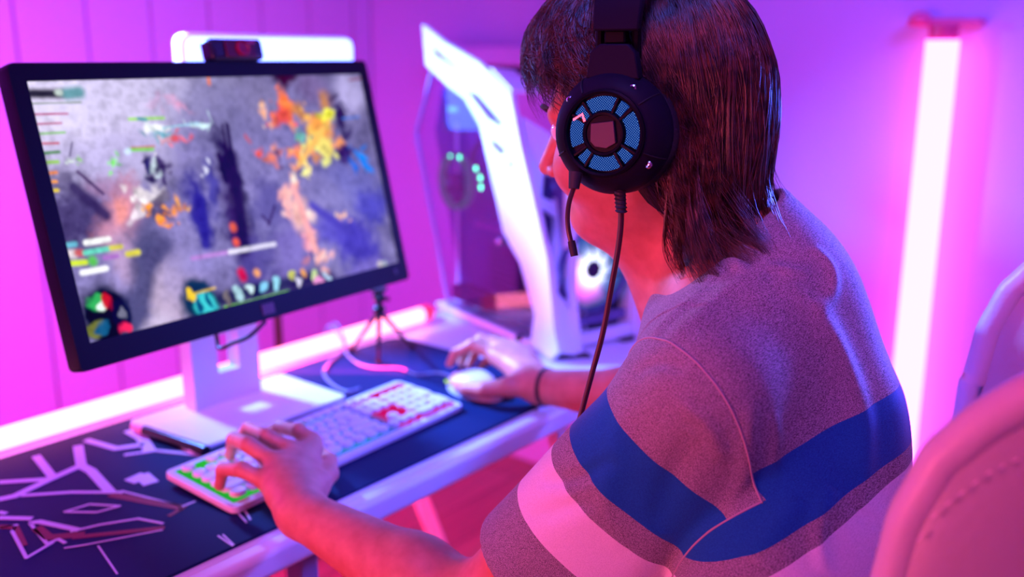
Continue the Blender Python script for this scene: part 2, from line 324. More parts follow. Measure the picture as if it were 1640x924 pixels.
for c, rx, ry, col, a, rot in [
    ((0.688, 0.129), .014, .06, (245, 120, 60), 1, .1), ((0.672, 0.187), .02, .03, (220, 80, 60), .8, 0), ((0.715, -0.004), .02, .05, (60, 20, 45), .9, 0), ((0.616, 0.173), .008, .03, (235, 170, 130), .9, .2), ((0.645, 0.194), .008, .02, (235, 110, 70), .9, 0),
    ((0.799, 0.261), .035, .06, (250, 165, 70), 1, .7), ((0.839, 0.196), .018, .025, (230, 225, 60), 1, 0), ((0.756, 0.195), .012, .02, (240, 175, 90), .9, 0), ((0.771, 0.319), .03, .03, (255, 205, 90), 1, -.5), ((0.801, 0.354), .02, .03, (240, 220, 110), 1, -.6), ((0.866, 0.331), .018, .02, (240, 150, 90), .95, 0), ((0.886, 0.206), .014, .05, (45, 30, 70), .9, .2), ((0.870, 0.379), .015, .03, (60, 40, 90), .9, 0),
    ((0.713, 0.293), .018, .018, (120, 190, 180), .9, -.2), ((0.705, 0.302), .007, .006, (50, 160, 110), .9, 0), ((0.563, 0.344), .01, .025, (235, 90, 60), .95, .3), ((0.607, 0.371), .015, .03, (235, 130, 100), .95, 0), ((0.630, 0.360), .006, .03, (90, 40, 60), .8, 0), ((0.690, 0.369), .015, .025, (255, 140, 70), 1, 0), ((0.717, 0.412), .008, .04, (255, 220, 130), 1, -.6), ((0.663, 0.500), .008, .04, (240, 160, 130), .9, -.5), ((0.632, 0.554), .01, .04, (235, 165, 160), .9, -.1),
    ((0.659, 0.665), .025, .07, (248, 190, 175), 1, .5), ((0.629, 0.598), .012, .035, (240, 170, 165), .9, 0), ((0.673, 0.790), .016, .05, (235, 150, 160), .9, .4), ((0.706, 0.871), .014, .035, (240, 175, 165), .95, .4), ((0.806, 0.701), .01, .018, (240, 180, 140), .9, -.4), ((0.670, 0.851), .006, .03, (60, 50, 110), .7, .4),
    ((0.224, 0.489), .028, .035, (225, 215, 225), 1, .3), ((0.203, 0.464), .014, .02, (210, 200, 205), .9, 0), ((0.250, 0.513), .012, .03, (90, 80, 100), .8, 0), ((0.256, 0.554), .02, .03, (80, 65, 90), .8, 0), ((0.219, 0.532), .009, .017, (245, 150, 40), 1, 0), ((0.278, 0.554), .013, .022, (248, 150, 45), 1, 0), ((0.247, 0.583), .007, .013, (245, 140, 50), 1, 0),
    ((0.254, 0.365), .007, .016, (225, 245, 255), 1, -.3), ((0.241, 0.347), .006, .03, (40, 35, 90), .9, -.2), ((0.266, 0.372), .008, .035, (60, 45, 90), .9, .1), ((0.390, 0.393), .006, .014, (230, 230, 255), .9, 0), ((0.276, 0.203), .018, .013, (240, 245, 250), 1, 0), ((0.292, 0.231), .02, .015, (110, 170, 190), .8, 0), ((0.326, 0.254), .018, .016, (230, 90, 95), .95, .1), ((0.300, 0.259), .012, .012, (200, 140, 150), .7, 0), ((0.403, 0.193), .022, .01, (215, 245, 255), .95, -.2),
    ((0.360, 0.114), .02, .02, (235, 150, 185), .5, 0), ((0.289, 0.100), .02, .014, (220, 160, 205), .4, 0), ((0.156, 0.338), .008, .015, (120, 230, 90), .9, 0), ((0.055, 0.319), .008, .01, (220, 235, 225), .8, 0), ((0.076, 0.320), .005, .009, (150, 210, 120), .8, 0), ((0.945, 0.472), .006, .05, (20, 130, 245), .9, -.7), ((0.896, 0.454), .006, .035, (30, 110, 230), .7, -.8)]:
    blob(c, rx, ry, col, a*.95, rot, .5, .7)
    rs_ = np.random.RandomState(int(c[0]*9999+c[1]*777) % 99991)
    for q in range(7):
        s_ = .25+.4*rs_.rand(); jit = .75+.5*rs_.rand(); blob((c[0]+rs_.randn()*rx*1.3, c[1]+rs_.randn()*ry*1.3), rx*s_, ry*s_, tuple(min(255, ch_*jit) for ch_ in col), .75*a, rs_.rand()*3, .6, .5)
for p, q, wd, col in [((0.481, 0.352), (0.456, 0.772), .030, (44, 30, 66)), ((0.487, 0.212), (0.480, 0.386), .010, (40, 26, 60)), ((0.048, 0.407), (0.107, 0.531), .022, (62, 52, 92)), ((0.194, 0.694), (0.130, 0.931), .045, (80, 78, 118)), ((0.237, 0.686), (0.183, 0.743), .03, (84, 80, 122)), ((0.361, 0.524), (0.346, 0.717), .022, (52, 46, 140)), ((0.710, 0.631), (0.828, 0.792), .022, (78, 68, 170)), ((0.833, 0.233), (0.697, 0.421), .016, (250, 190, 90)), ((0.658, 0.529), (0.688, 0.841), .018, (240, 165, 160)), ((0.218, 0.161), (0.309, 0.165), .006, (150, 215, 60)), ((0.242, 0.161), (0.261, 0.168), .007, (70, 150, 170)), ((0.200, 0.284), (0.261, 0.290), .007, (120, 205, 60)), ((0.207, 0.275), (0.267, 0.278), .003, (200, 100, 60)), ((0.193, 0.291), (0.198, 0.289), .012, (200, 220, 250)), ((0.299, 0.206), (0.403, 0.196), .004, (150, 195, 220)),
    ((0.005, 0.045), (0.070, 0.049), .018, (20, 20, 34)), ((0.084, 0.050), (0.112, 0.046), .024, (95, 150, 160)), ((0.063, 0.044), (0.068, 0.044), .012, (200, 215, 210)), ((0.002, 0.082), (0.111, 0.085), .003, (110, 130, 100)), ((0.002, 0.122), (0.074, 0.126), .004, (175, 70, 120)), ((0.002, 0.159), (0.055, 0.160), .004, (175, 80, 120)), ((0.003, 0.195), (0.058, 0.196), .004, (120, 190, 80)), ((0.003, 0.232), (0.038, 0.235), .004, (200, 70, 90)),
    ((0.003, 0.268), (0.035, 0.268), .006, (70, 130, 60)), ((0.004, 0.303), (0.027, 0.305), .007, (140, 190, 70)), ((0.004, 0.344), (0.018, 0.344), .006, (225, 130, 60)), ((0.005, 0.377), (0.013, 0.378), .006, (235, 150, 60)), ((0.004, 0.410), (0.011, 0.411), .007, (215, 190, 50)),
    ((0.002, 0.620), (0.021, 0.621), .010, (110, 190, 215)), ((0.046, 0.623), (0.100, 0.624), .011, (255, 255, 255)), ((0.004, 0.655), (0.013, 0.657), .016, (240, 225, 230)), ((0.022, 0.655), (0.030, 0.658), .014, (200, 90, 90)), ((0.038, 0.660), (0.095, 0.660), .010, (105, 215, 190)), ((0.101, 0.659), (0.125, 0.661), .010, (215, 205, 70)), ((0.002, 0.690), (0.035, 0.696), .011, (205, 225, 40)), ((0.051, 0.694), (0.052, 0.699), .018, (90, 190, 80)), ((0.081, 0.693), (0.111, 0.695), .009, (165, 110, 190)), ((0.137, 0.695), (0.163, 0.695), .012, (215, 205, 60)), ((0.022, 0.733), (0.078, 0.734), .011, (250, 250, 255)),
    ((0.300, 0.763), (0.406, 0.768), .009, (180, 130, 205)), ((0.410, 0.769), (0.554, 0.774), .010, (225, 220, 240)), ((0.436, 0.659), (0.437, 0.670), .016, (235, 100, 50)), ((0.435, 0.729), (0.436, 0.735), .016, (240, 95, 50)), ((0.430, 0.866), (0.434, 0.890), .020, (205, 35, 60)), ((0.477, 0.882), (0.479, 0.888), .016, (250, 170, 100)), ((0.462, -0.011), (0.460, 0.027), .008, (240, 130, 80)), ((1.019, 0.021), (0.953, 0.029), .005, (130, 70, 80)),
    ((0.441, 0.340), (0.446, 0.458), .012, (40, 25, 60)), ((0.472, 0.211), (0.466, 0.378), .006, (45, 28, 62)), ((0.548, 0.682), (0.581, 0.602), .006, (60, 40, 80)), ((0.534, 0.635), (0.553, 0.677), .006, (60, 40, 80)), ((0.056, 0.288), (0.069, 0.236), .003, (80, 70, 110)), ((0.066, 0.350), (0.112, 0.445), .007, (80, 60, 100)), ((0.891, 0.223), (0.960, 0.220), .004, (60, 120, 220))]:
    line(p, q, wd, col, .95)
for c, rx, ry, col in [((0.054, 0.901), .05, .11, (22, 30, 42)), ((0.035, 0.844), .02, .03, (60, 170, 90)), ((0.042, 0.861), .014, .02, (220, 240, 230)), ((0.059, 0.843), .014, .03, (190, 40, 45)), ((0.016, 0.959), .025, .03, (120, 125, 60)), ((0.038, 0.957), .02, .02, (40, 90, 130)), ((0.075, 0.884), .005, .02, (150, 30, 50)), ((0.097, 0.918), .022, .05, (30, 35, 60)), ((0.099, 0.918), .008, .02, (110, 110, 130)), ((0.099, 0.980), .01, .02, (230, 50, 90)),
    ((0.295, 0.941), .045, .08, (20, 55, 80)), ((0.306, 0.962), .03, .05, (70, 200, 205)), ((0.287, 0.965), .008, .04, (20, 80, 120)), ((0.322, 0.951), .006, .04, (25, 90, 125)), ((0.268, 0.915), .01, .017, (245, 205, 40))]:
    blob(c, rx, ry, col, .95, 0, .25, .15)
line((0.272, 0.911), (0.345, 0.907), .004, (230, 190, 60)); poly([(0.356, 0.959), (0.463, 0.964), (0.656, 0.966)], .03, (30, 35, 60), .85); poly([(0.360, 0.999), (0.437, 1.003), (0.566, 1.001)], .005, (130, 210, 60)); poly([(0.586, 0.984), (0.723, 0.988)], .03, (50, 40, 80), .7)
for p, col in [((0.377, 0.958), (120, 110, 110)), ((0.413, 0.951), (170, 210, 220)), ((0.449, 0.950), (215, 245, 250)), ((0.486, 0.946), (130, 200, 235)), ((0.527, 0.948), (150, 215, 235)), ((0.592, 0.944), (200, 200, 90)), ((0.633, 0.943), (230, 160, 80)), ((0.675, 0.950), (200, 225, 150)), ((0.612, 0.990), (220, 215, 240)), ((0.676, 0.988), (235, 150, 210)), ((0.710, 0.990), (190, 220, 250)), ((0.921, 0.983), (200, 190, 190)), ((0.942, 0.989), (160, 170, 180))]:
    blob(p, .010, .022, col, .95, 0, .3)
rdg = 1-np.abs(2*(.5*vnoise(34, 20, 31)+.3*vnoise(80, 46, 32)+.2*vnoise(160, 90, 33))-1)*3; img = img*(.72+.38*nz[..., None]+.15*np.clip(rdg, -1, 1)[..., None])*1.06; img[1:-1, 1:-1] = (img[1:-1, 1:-1]*2+img[:-2, 1:-1]+img[2:, 1:-1]+img[1:-1, :-2]+img[1:-1, 2:])/6; img = np.clip(img*1.14-.022, 0, 1)
sv = [mp_(-HW+2*HW*i/GW, HH-2*HH*j/GH, 0) for j in range(GH+1) for i in range(GW+1)]
sf = [(j*(GW+1)+i, (j+1)*(GW+1)+i, (j+1)*(GW+1)+i+1, j*(GW+1)+i+1) for j in range(GH) for i in range(GW)]
nb = len(sv); sv += [mp_(x, y, .003) for x, y in ((-HW, -HH), (HW, -HH), (HW, HH), (-HW, HH))]
c00, c10, c11, c01 = GH*(GW+1), GH*(GW+1)+GW, GW, 0
sf += [(nb, nb+3, nb+2, nb+1)]
m_scr = bpy.data.materials.new('lit_game_screen'); m_scr.use_nodes = True; nt = m_scr.node_tree; nt.nodes.clear()
va = nt.nodes.new('ShaderNodeVertexColor'); va.layer_name = 'picture'; e = nt.nodes.new('ShaderNodeEmission'); e.inputs[1].default_value = 1.05; g = nt.nodes.new('ShaderNodeBsdfGlossy'); g.inputs['Roughness'].default_value = .4; g.inputs[0].default_value = (.008, .008, .008, 1)
ad = nt.nodes.new('ShaderNodeAddShader'); o_ = nt.nodes.new('ShaderNodeOutputMaterial'); nt.links.new(va.outputs[0], e.inputs[0]); nt.links.new(e.outputs[0], ad.inputs[0]); nt.links.new(g.outputs[0], ad.inputs[1]); nt.links.new(ad.outputs[0], o_.inputs[0])
scr = mesh_obj('screen', sv, sf, m_scr, mon, smooth=None)
ca = scr.data.color_attributes.new('picture', 'FLOAT_COLOR', 'CORNER'); cc = np.ones((len(scr.data.loops), 4), np.float32)
cc[:GW*GH*4, :3] = np.repeat(img.reshape(-1, 3), 4, axis=0); ca.data.foreach_set('color', cc.ravel()); scr['label'] = 'lit screen showing a dim purple battlefield game with fiery orange shapes'

# ------------------------------------------------------------------ webcam on top of the monitor
wc = thing('webcam', 'small dark webcam with round reddish lens clipped on top of the monitor', 'webcam', (.80, 1.12, 1.262))
wb = mp_(.032, HH+.036, .004)
MB().box(wb, (.088, .026, .029), Rm).build('body', mat('webcam_shell', (.01, .012, .03), .3), wc, bevel=.006, seg=4)
MB().box(mp_(.034, HH+.036, -.0105), (.05, .003, .023), Rm).build('face_plate', mat('dark_red_gloss', (.10, .005, .02), .25), wc, bevel=.001)
MB().lathe(mp_(.036, HH+.036, -.012), mn, [(.0105, 0), (.0105, .003), (.0085, .004), (.0075, .002), (.003, .002)], 28).build('lens', mat('lens_ring', (.35, .01, .05), .2), wc)
MB().box(mp_(.052, HH+.044, -.0125), (.012, .002, .004), Rm).build('indicator', mat('pink_mark', (.6, .05, .15), .3), wc)
MB().box(mp_(.032, HH+.014, .030), (.035, .03, .014), Rm).build('clip', M_black, wc, bevel=.002)

# ------------------------------------------------------------------ LED panel lamp on a black stand behind the monitor
pl = thing('panel_lamp', 'bright blue-white LED panel lamp on a black stand behind the monitor', 'lamp', (1.19, 1.56, 0))
pcx = 1.188
MB().prism([(x, 1.552, z) for x, z in rr_poly(.985, 1.105, 1.39, 1.315, .02)], (0, .028, 0)).build('housing', M_white, pl, bevel=.004)
MB().prism([(x, 1.545, z) for x, z in rr_poly(.992, 1.112, 1.383, 1.309, .016)], (0, .006, 0)).build('diffuser', emis('blue_white_panel', (.10, .14, 1), 11), pl)
MB().tube([(pcx, 1.59, .32), (pcx, 1.59, 1.2)], .009, 14).build('pole', M_black, pl)
MB().tube([(pcx, 1.59, .05), (pcx, 1.59, .6)], .012, 14).build('lower_pole', M_black, pl)
MB().lathe((pcx, 1.59, .58), (0, 0, 1), [(.018, 0), (.018, .03)], 16).build('collar', M_black, pl)
MB().box((pcx, 1.583, 1.2), (.03, .02, .06)).build('bracket', M_black, pl, bevel=.003)
for a in (40, 160, 280):
    d = V(math.cos(math.radians(a)), math.sin(math.radians(a)), 0); MB().tube([V(pcx, 1.59, .36)+d*.014, V(pcx, 1.59, .008)+d*.30], .007, 10).build('leg', M_black, pl)

# ------------------------------------------------------------------ light tube standing against the right wall
wt = thing('wall_light_tube', 'tall glowing pink-white light tube standing upright against the right wall', 'light tube', (2.2, .59, .2))
MB().tube([(2.205, .588, .26), (2.205, .596, 1.315)], .034, 24).build('diffuser', emis('magenta_led', (1, .15, .85), 6.2), wt)
MB().tube([(2.205, .588, .22), (2.205, .588, .26)], .036, 24).build('lower_cap', M_white, wt)
MB().tube([(2.205, .596, 1.315), (2.205, .596, 1.345)], .030, 24).build('upper_cap', mat('red_cap', (.8, .04, .15), .4), wt)
MB().box((2.232, .60, 1.352), (.05, .15, .016)).build('bracket', mat('pink_bracket', (.85, .12, .3), .5), wt, bevel=.003)
MB().lathe((2.2, .645, 1.350), (0, 0, 1), [(.018, 0), (.022, .008), (.022, .016), (.01, .024)], 18).build('clamp_knob', mat('pink_knob', (.9, .12, .3), .5), wt)
MB().box((2.215, .59, .11), (.08, .14, .22)).build('stand_foot', M_white, wt, bevel=.006)
# pale wall unit behind the computer case
wu = thing('wall_unit', 'long pale unit with horizontal dark gaps mounted on the right wall behind the computer case', 'wall unit', (2.2, 1.55, 1.1))
MB().box((2.21, 1.55, 1.275), (.10, 1.0, .06)).build('upper_panel', M_wall, wu, bevel=.012, seg=4)
MB().box((2.21, 1.55, 1.10), (.10, 1.0, .24)).build('lower_panel', M_wall, wu, bevel=.006)
MB().box((2.225, 1.55, 1.235), (.07, .96, .03)).build('gap_louvre', M_black, wu)

# ------------------------------------------------------------------ computer case
O0 = V(1.335, .975, DZ); cv = V(.278, .961, 0); cv /= np.linalg.norm(cv); cu = V(cv[1], -cv[0], 0); cz = V(0, 0, 1)
def pc(u, v_, z): return O0+cu*u+cv*v_+cz*z
Rc = np.array([cu, cv, cz]).T
case = thing('computer_case', 'white angular open frame computer case with glass side and glowing fans on the desk', 'computer case', pc(.1, .2, 0))
m_fr = mat('white_frame_metal', (.86, .87, .9), .4)
def holed_plate(name, outer, holes, place, ext, m, bevel=0):
    # cut polygons out of a plate with the tessellator
    from mathutils.geometry import tessellate_polygon
    loops = [[Vector((a, b_, 0)) for a, b_ in outer]]+[[Vector((a, b_, 0)) for a, b_ in h] for h in holes]
    tris = tessellate_polygon(loops); flat = [p for l in loops for p in l]; n = len(flat)
    e = V(ext); vs = [place(p.x, p.y) for p in flat]; vs = vs+[p+e for p in vs]
    fs = [tuple(t) for t in tris]+[tuple(i+n for i in t[::-1]) for t in tris]; k = 0
    for l in loops:
        m_ = len(l); fs += [(k+i, k+(i+1) % m_, k+(i+1) % m_+n, k+i+n) for i in range(m_)]; k += m_
    mb = MB().add(vs, fs); o = mb.build(name, m, case, smooth=None, bevel=bevel); return o
side = lambda a, b_: pc(0, a, max(b_, .002))
# left side frame (outline read in the plane of the plate: v backwards, z up)
outl = [(0.4422, 0.5994), (0.3544, 0.5631), (0.2305, 0.5260), (0.1254, 0.4709), (0.0950, 0.3855), (0.0077, 0.1860), (-0.0159, 0.0601), (-0.0298, 0.0260), (-0.0069, -0.0160), (0.0574, 0.0176), (0.0449, 0.0764), (0.0917, 0.1648), (0.1473, 0.2141), (0.2050, 0.3543), (0.2287, 0.4094), (0.2817, 0.4566), (0.3371, 0.4763), (0.4294, 0.5186)]
h1 = [(0.4007, 0.5559), (0.2948, 0.5098), (0.3889, 0.5363)]
h2 = [(0.1880, 0.3887), (0.1404, 0.3693), (0.1546, 0.3576), (0.1816, 0.3728)]
h3 = [(0.2703, 0.4713), (0.2329, 0.4657), (0.1509, 0.4178), (0.1570, 0.4106), (0.1986, 0.4230)]
h4 = [(0.1201, 0.3538), (0.1139, 0.3349), (0.1341, 0.3445)]
holed_plate('side_frame', outl, [h1, h3, h2, h4], side, -cu*.012, m_fr)
MB().prism([pc(-.006, *(0.1987, 0.5127)), pc(-.006, *(0.1294, 0.4741)), pc(.055, *(0.1254, 0.4698)), pc(.055, *(0.2092, 0.5057))], (0, 0, .006)).build('top_plate', m_fr, case)
# truss between the side frame and the fan panel (leaning front)
slp = lambda a, b_: pc(a, -.02+.31*b_, max(b_, .002))
holed_plate('front_truss', [(0.0062, 0.4322), (0.0646, 0.3989), (0.0689, 0.3448), (0.0571, 0.2638), (0.0669, 0.1676), (0.0535, -0.0006), (-0.0027, 0.0155), (0.0070, 0.1195), (0.0033, 0.2739)],
    [[(0.0341, 0.3313), (0.0579, 0.3208), (0.0507, 0.2744), (0.0208, 0.2890)], [(0.0152, 0.2696), (0.0452, 0.2492), (0.0421, 0.2350), (0.0193, 0.1764)], [(0.0471, 0.1978), (0.0426, 0.0836), (0.0200, 0.1200)]], slp, cv*.012, m_fr)
# body tub behind
MB().prism([pc(.052, a, max(b_, .012)) for a, b_ in [(.47, .47), (.50, .379), (.40, .06), (.38, .02), (.03, .02), (.03, .3), (.12, .40), (.30, .46)]], cu*.006).build('motherboard_tray', mat('tray_dark', (.10, .07, .30), .5), case)
MB().box(pc(.11, .215, .19), (.008, .34, .36), Rc).build('far_side_panel', m_fr, case)
MB().box(pc(.10, .215, .012), (.21, .40, .012), Rc).build('floor_plate', m_fr, case, bevel=.002)
MB().box(pc(.12, .41, .21), (.14, .012, .38), Rc).build('rear_panel', m_fr, case, bevel=.002)
gl = bpy.data.materials.new('tinted_glass'); gl.use_nodes = True; nt = gl.node_tree; b = nt.nodes['Principled BSDF']; b.inputs['Base Color'].default_value = (.62, .6, .85, 1); b.inputs['Transmission Weight'].default_value = 1; b.inputs['Roughness'].default_value = .02; b.inputs['IOR'].default_value = 1.6
nn_ = nt.nodes.new('ShaderNodeTexNoise'); nn_.inputs['Scale'].default_value = 3; rr_ = nt.nodes.new('ShaderNodeMapRange'); rr_.inputs['To Min'].default_value = .01; rr_.inputs['To Max'].default_value = .03; nt.links.new(nn_.outputs[0], rr_.inputs['Value']); nt.links.new(rr_.outputs[0], b.inputs['Roughness'])
gpoly = [(0.4297, 0.5086), (0.5031, 0.3759), (0.3830, 0.0427), (0.3658, 0.0050), (0.0550, -0.0038), (0.0488, 0.0779), (0.0936, 0.1597), (0.1556, 0.2116), (0.2309, 0.4093), (0.3372, 0.4702)]
MB().prism([pc(.004, a, max(b_, .012)) for a, b_ in gpoly], cu*.004).build('glass_panel', gl, case, smooth=None)
gfr = MB()
for i in range(4):
    a, b_ = gpoly[i], gpoly[i+1]; gfr.tube([pc(.004, a[0], max(a[1], .012)), pc(.004, b_[0], max(b_[1], .012))], .005, 6)
gfr.build('glass_edge_frame', mat('violet_grey_frame', (.35, .33, .6), .35), case)
for p in ((0.3993, 0.5178), (0.1661, 0.1929), (0.1017, 0.0149)):
    MB().lathe(pc(.002, *p), -cu, [(.007, 0), (.007, .012), (.005, .014)], 16).build('glass_screw', M_black if p != (0.1661, 0.1929) else M_chrome, case)
# fan ring with green lamps inside the glass
fc = pc(.026, *(0.3565, 0.2854))
fr = MB().lathe(fc, -cu, [(.050, 0), (.058, .0), (.058, .018), (.050, .018), (.050, 0)], 40); fr.build('ring_fan', mat('fan_frame_violet', (.05, .12, .10), .4, emit=(.03, .6, .4), es=.12), case)
MB().lathe(fc, -cu, [(.018, .0), (.018, .012), (.012, .014)], 30).build('ring_fan_hub', M_black, case)
bl = MB()
for k in range(7):
    a = 2*PI*k/7; x = cv*math.cos(a)+cz*math.sin(a); y = cv*math.cos(a+.5)+cz*math.sin(a+.5)
    bl.add([fc+x*.016-cu*.004, fc+x*.048-cu*.004, fc+y*.048-cu*.012, fc+y*.016-cu*.012, fc+x*.016-cu*.002, fc+x*.048-cu*.002, fc+y*.048-cu*.010, fc+y*.016-cu*.010], [(0, 1, 2, 3), (7, 6, 5, 4), (0, 4, 5, 1), (1, 5, 6, 2), (2, 6, 7, 3), (3, 7, 4, 0)])
bl.build('ring_fan_blades', mat('dark_blades', (.02, .01, .03), .35), case)
m_gled = emis('green_led', (.12, 1, .5), 6)
for q, rr0 in (((0.3639, 0.3374), .0035), ((0.3276, 0.3381), .0048), ((0.2671, 0.3215), .0052), ((0.2514, 0.3047), .0056), ((0.2493, 0.2865), .0056)):
    MB().lathe(pc(.0035, *q)+cu*.002, -cu, [(rr0, 0), (rr0*.8, .001)], 12).build('ring_lamp', m_gled, case)
# graphics card, drive shroud, cooler tubes
MB().box(pc(.028, .20, .21), (.03, .17, .014), Rc).build('graphics_card', mat('violet_card', (.35, .1, .4), .4), case, bevel=.003)
gc = MB()
for k in range(8): gc.box(pc(.030, .185, .085+k*.0125), (.03, .12, .005), Rc)
gc.build('radiator_fins', mat('dark_violet_fins', (.10, .04, .18), .4), case)
MB().box(pc(.028, .22, .05), (.03, .30, .03), Rc).build('lower_shroud', mat('shroud_dark', (.05, .03, .12), .4), case)
MB().box(pc(.036, .20, .30), (.02, .10, .05), Rc).build('memory_modules', mat('mem_dark', (.06, .05, .2), .4), case)
MB().tube([pc(.035, .33, .32), pc(.025, .28, .37), pc(.025, .20, .37), pc(.035, .16, .33)], .006, 10, smooth=5).build('cooling_hose', M_black, case)
MB().box(pc(.03, .39, .43), (.010, .022, .010), Rc).build('status_lamp', emis('teal_led', (.2, .8, 1), 1.2), case)
# front fan panel: white surround with a dark window
fp = lambda a, b_: pc(a, .02, b_)
sur = [(0.0355, 0.3157), (0.0409, -0.0201), (0.0582, -0.0064), (0.2295, -0.0074), (0.2215, 0.3016)]
holed_plate('fan_surround', [(.045, .005), (.222, .005), (.222, .36), (.045, .36)], [[(.066, .028), (.206, .030), (.199, .245), (.066, .245)]], fp, cv*.015, m_fr)
MB().box(pc(.135, .06, .14), (.15, .004, .24), Rc).build('fan_recess', mat('navy_recess', (.012, .012, .04), .4), case)
MB().box(pc(.213, .17, .18), (.012, .32, .35), Rc).build('front_side_panel', m_fr, case)
fx, fz = (0.1101, 0.1492)
def fanp(r, a, d): return pc(fx+r*math.cos(a), .02-d, fz+r*math.sin(a))
ring = MB(); ring.lathe(pc(fx, .03, fz), -cv, [(.076, 0), (.081, 0), (.081, .012), (.076, .012), (.076, 0)], 48); ring.build('front_fan_frame', mat('fan_ring', (.08, .1, .25), .35), case)
# glowing blades: a translucent lit rotor, white at the hub, magenta low on the left, blue outside
m_rot = bpy.data.materials.new('lit_rotor'); m_rot.use_nodes = True; nt = m_rot.node_tree; nt.nodes.clear()
va = nt.nodes.new('ShaderNodeVertexColor'); va.layer_name = 'glow'; e = nt.nodes.new('ShaderNodeEmission'); e.inputs[1].default_value = 1.0; o_ = nt.nodes.new('ShaderNodeOutputMaterial'); nt.links.new(va.outputs[0], e.inputs[0]); nt.links.new(e.outputs[0], o_.inputs[0])
rv, rf, rcx = [], [], []
for k in range(9):
    base = len(rv); na, nr = 6, 9
    for i in range(nr+1):
        r = .015+(.073-.015)*i/nr
        for j in range(na+1):
            a = 2*PI*(k+j/na*.93)/9+.5*i/nr; rv.append(fanp(r, a, -.012+.006*j/na))
            d = V(math.cos(a), math.sin(a)); wgt = max(0, d.dot(V(-.75, -.65))); t = i/nr
            c = V(1.8, 1.9, 2.2)*max(0, 1-t*2.1)+V(1.1, .02, .75)*wgt*max(0, 1-abs(t-.45)*2)*1.6+V(.10, .22, .95)*(.75-.35*t)+V(.35, .35, .45)*max(0, 1-t*1.3); rcx.append(c)
    rf += [(base+i*(na+1)+j, base+i*(na+1)+j+1, base+(i+1)*(na+1)+j+1, base+(i+1)*(na+1)+j) for i in range(nr) for j in range(na)]
rot = mesh_obj('front_fan_rotor', rv, rf, m_rot, case, smooth=180); ca = rot.data.color_attributes.new('glow', 'FLOAT_COLOR', 'POINT')
ca.data.foreach_set('color', np.concatenate([np.array(rcx), np.ones((len(rcx), 1))], 1).astype(np.float32).ravel())
sm = rot.modifiers.new('thick', 'SOLIDIFY'); sm.thickness = .0015
MB().lathe(pc(fx, .035, fz), -cv, [(.017, 0), (.017, .012), (.0145, .0145), (.004, .0155)], 32).build('front_fan_hub', mat('hub_dark', (.02, .012, .05), .4), case)
MB().box(pc(.135, .035, .05), (.13, .006, .02), Rc).build('lower_bracket', mat('bracket_grey', (.15, .12, .28), .4), case)
for (u_, v_) in ((.02, .02), (.19, .02), (.02, .38), (.19, .38)):
    MB().box(pc(u_, v_, .004), (.03, .03, .008), Rc).build('foot', M_rubber, case)
MB().prism([pc(.0, -.005, .0), pc(.06, -.035, .0), pc(.065, -.02, .004), pc(.005, .02, .03)], cu*.004-cz*0).build('front_foot_bar', M_black, case)
MB().prism([(x, y, DZ+.0002) for x, y in [(1.27, .97), (1.50, .84), (1.62, .92), (1.62, 1.0), (1.34, 1.02)]], (0, 0, .0008))

# ------------------------------------------------------------------ keyboard
ky = .0451; kc = V(.8118, .985, DZ+.004); Rk0 = rotz(ky); tl = .07
Rk = Rk0.dot(np.array([[1, 0, 0], [0, math.cos(tl), -math.sin(tl)], [0, math.sin(tl), math.cos(tl)]]))
KL, KW = .436, .140
def kp(u, v_, z): return kc+V(0, 0, .012)+Rk.dot(V(u, v_, z))
kb = thing('keyboard', 'white backlit keyboard with round keys glowing green, blue and red on the desk mat', 'keyboard', kc)
pts = rr_poly(-KL/2, -KW/2, KL/2, KW/2, .010)
MB().prism([kp(x, y, -.006) for x, y in pts], Rk.dot(V(0, 0, .009))).build('case', mat('white_key_case', (.75, .72, .75), .4), kb, bevel=.0015)
m_bk = bpy.data.materials.new('backlight'); m_bk.use_nodes = True; nt = m_bk.node_tree; nt.nodes.clear()
tc = nt.nodes.new('ShaderNodeTexCoord'); sx = nt.nodes.new('ShaderNodeSeparateXYZ'); mr = nt.nodes.new('ShaderNodeMapRange'); mr.inputs['From Min'].default_value = -.22; mr.inputs['From Max'].default_value = .22
cr = nt.nodes.new('ShaderNodeValToRGB'); cr.color_ramp.elements[0].position = 0; cr.color_ramp.elements[0].color = (.02, .6, .05, 1); cr.color_ramp.elements[1].position = 1; cr.color_ramp.elements[1].color = (1, .01, .10, 1)
for p, c in ((.17, (.05, .9, .08, 1)), (.24, (1, .12, .1, 1)), (.30, (.1, .3, 1, 1)), (.55, (.02, .4, 1, 1)), (.68, (.1, .15, 1, 1)), (.72, (1, .01, .25, 1))):
    el = cr.color_ramp.elements.new(p); el.color = c
e = nt.nodes.new('ShaderNodeEmission'); e.inputs[1].default_value = .6; o_ = nt.nodes.new('ShaderNodeOutputMaterial')
nt.links.new(tc.outputs['Object'], sx.inputs[0]); nt.links.new(sx.outputs[0], mr.inputs[0]); nt.links.new(mr.outputs[0], cr.inputs[0]); nt.links.new(cr.outputs[0], e.inputs[0]); nt.links.new(e.outputs[0], o_.inputs[0])
bk = MB().box(V(0, 0, 0), (.418, .116, .0012)).build('backlight_plate', m_bk, kb)
bk.rotation_euler = Matrix(Rk.tolist()).to_euler(); bk.location = tuple(kp(0, 0, .0035)-wloc(kb)-Rk.dot(V(0, 0, .0006)))
m_cap = mat('white_keycap', (.78, .76, .82), .4); m_leg = mat('legend_grey', (.25, .25, .35), .5)
U = .01825; rows = []
def row(y, items):
    x = 0
    for it in items:
        if it < 0: x += -it
        else: rows.append((x, y, it)); x += it
row(5.25, [1, -1, 1, 1, 1, 1, -.5, 1, 1, 1, 1, -.5, 1, 1, 1, 1, -.25, 1, 1, 1])
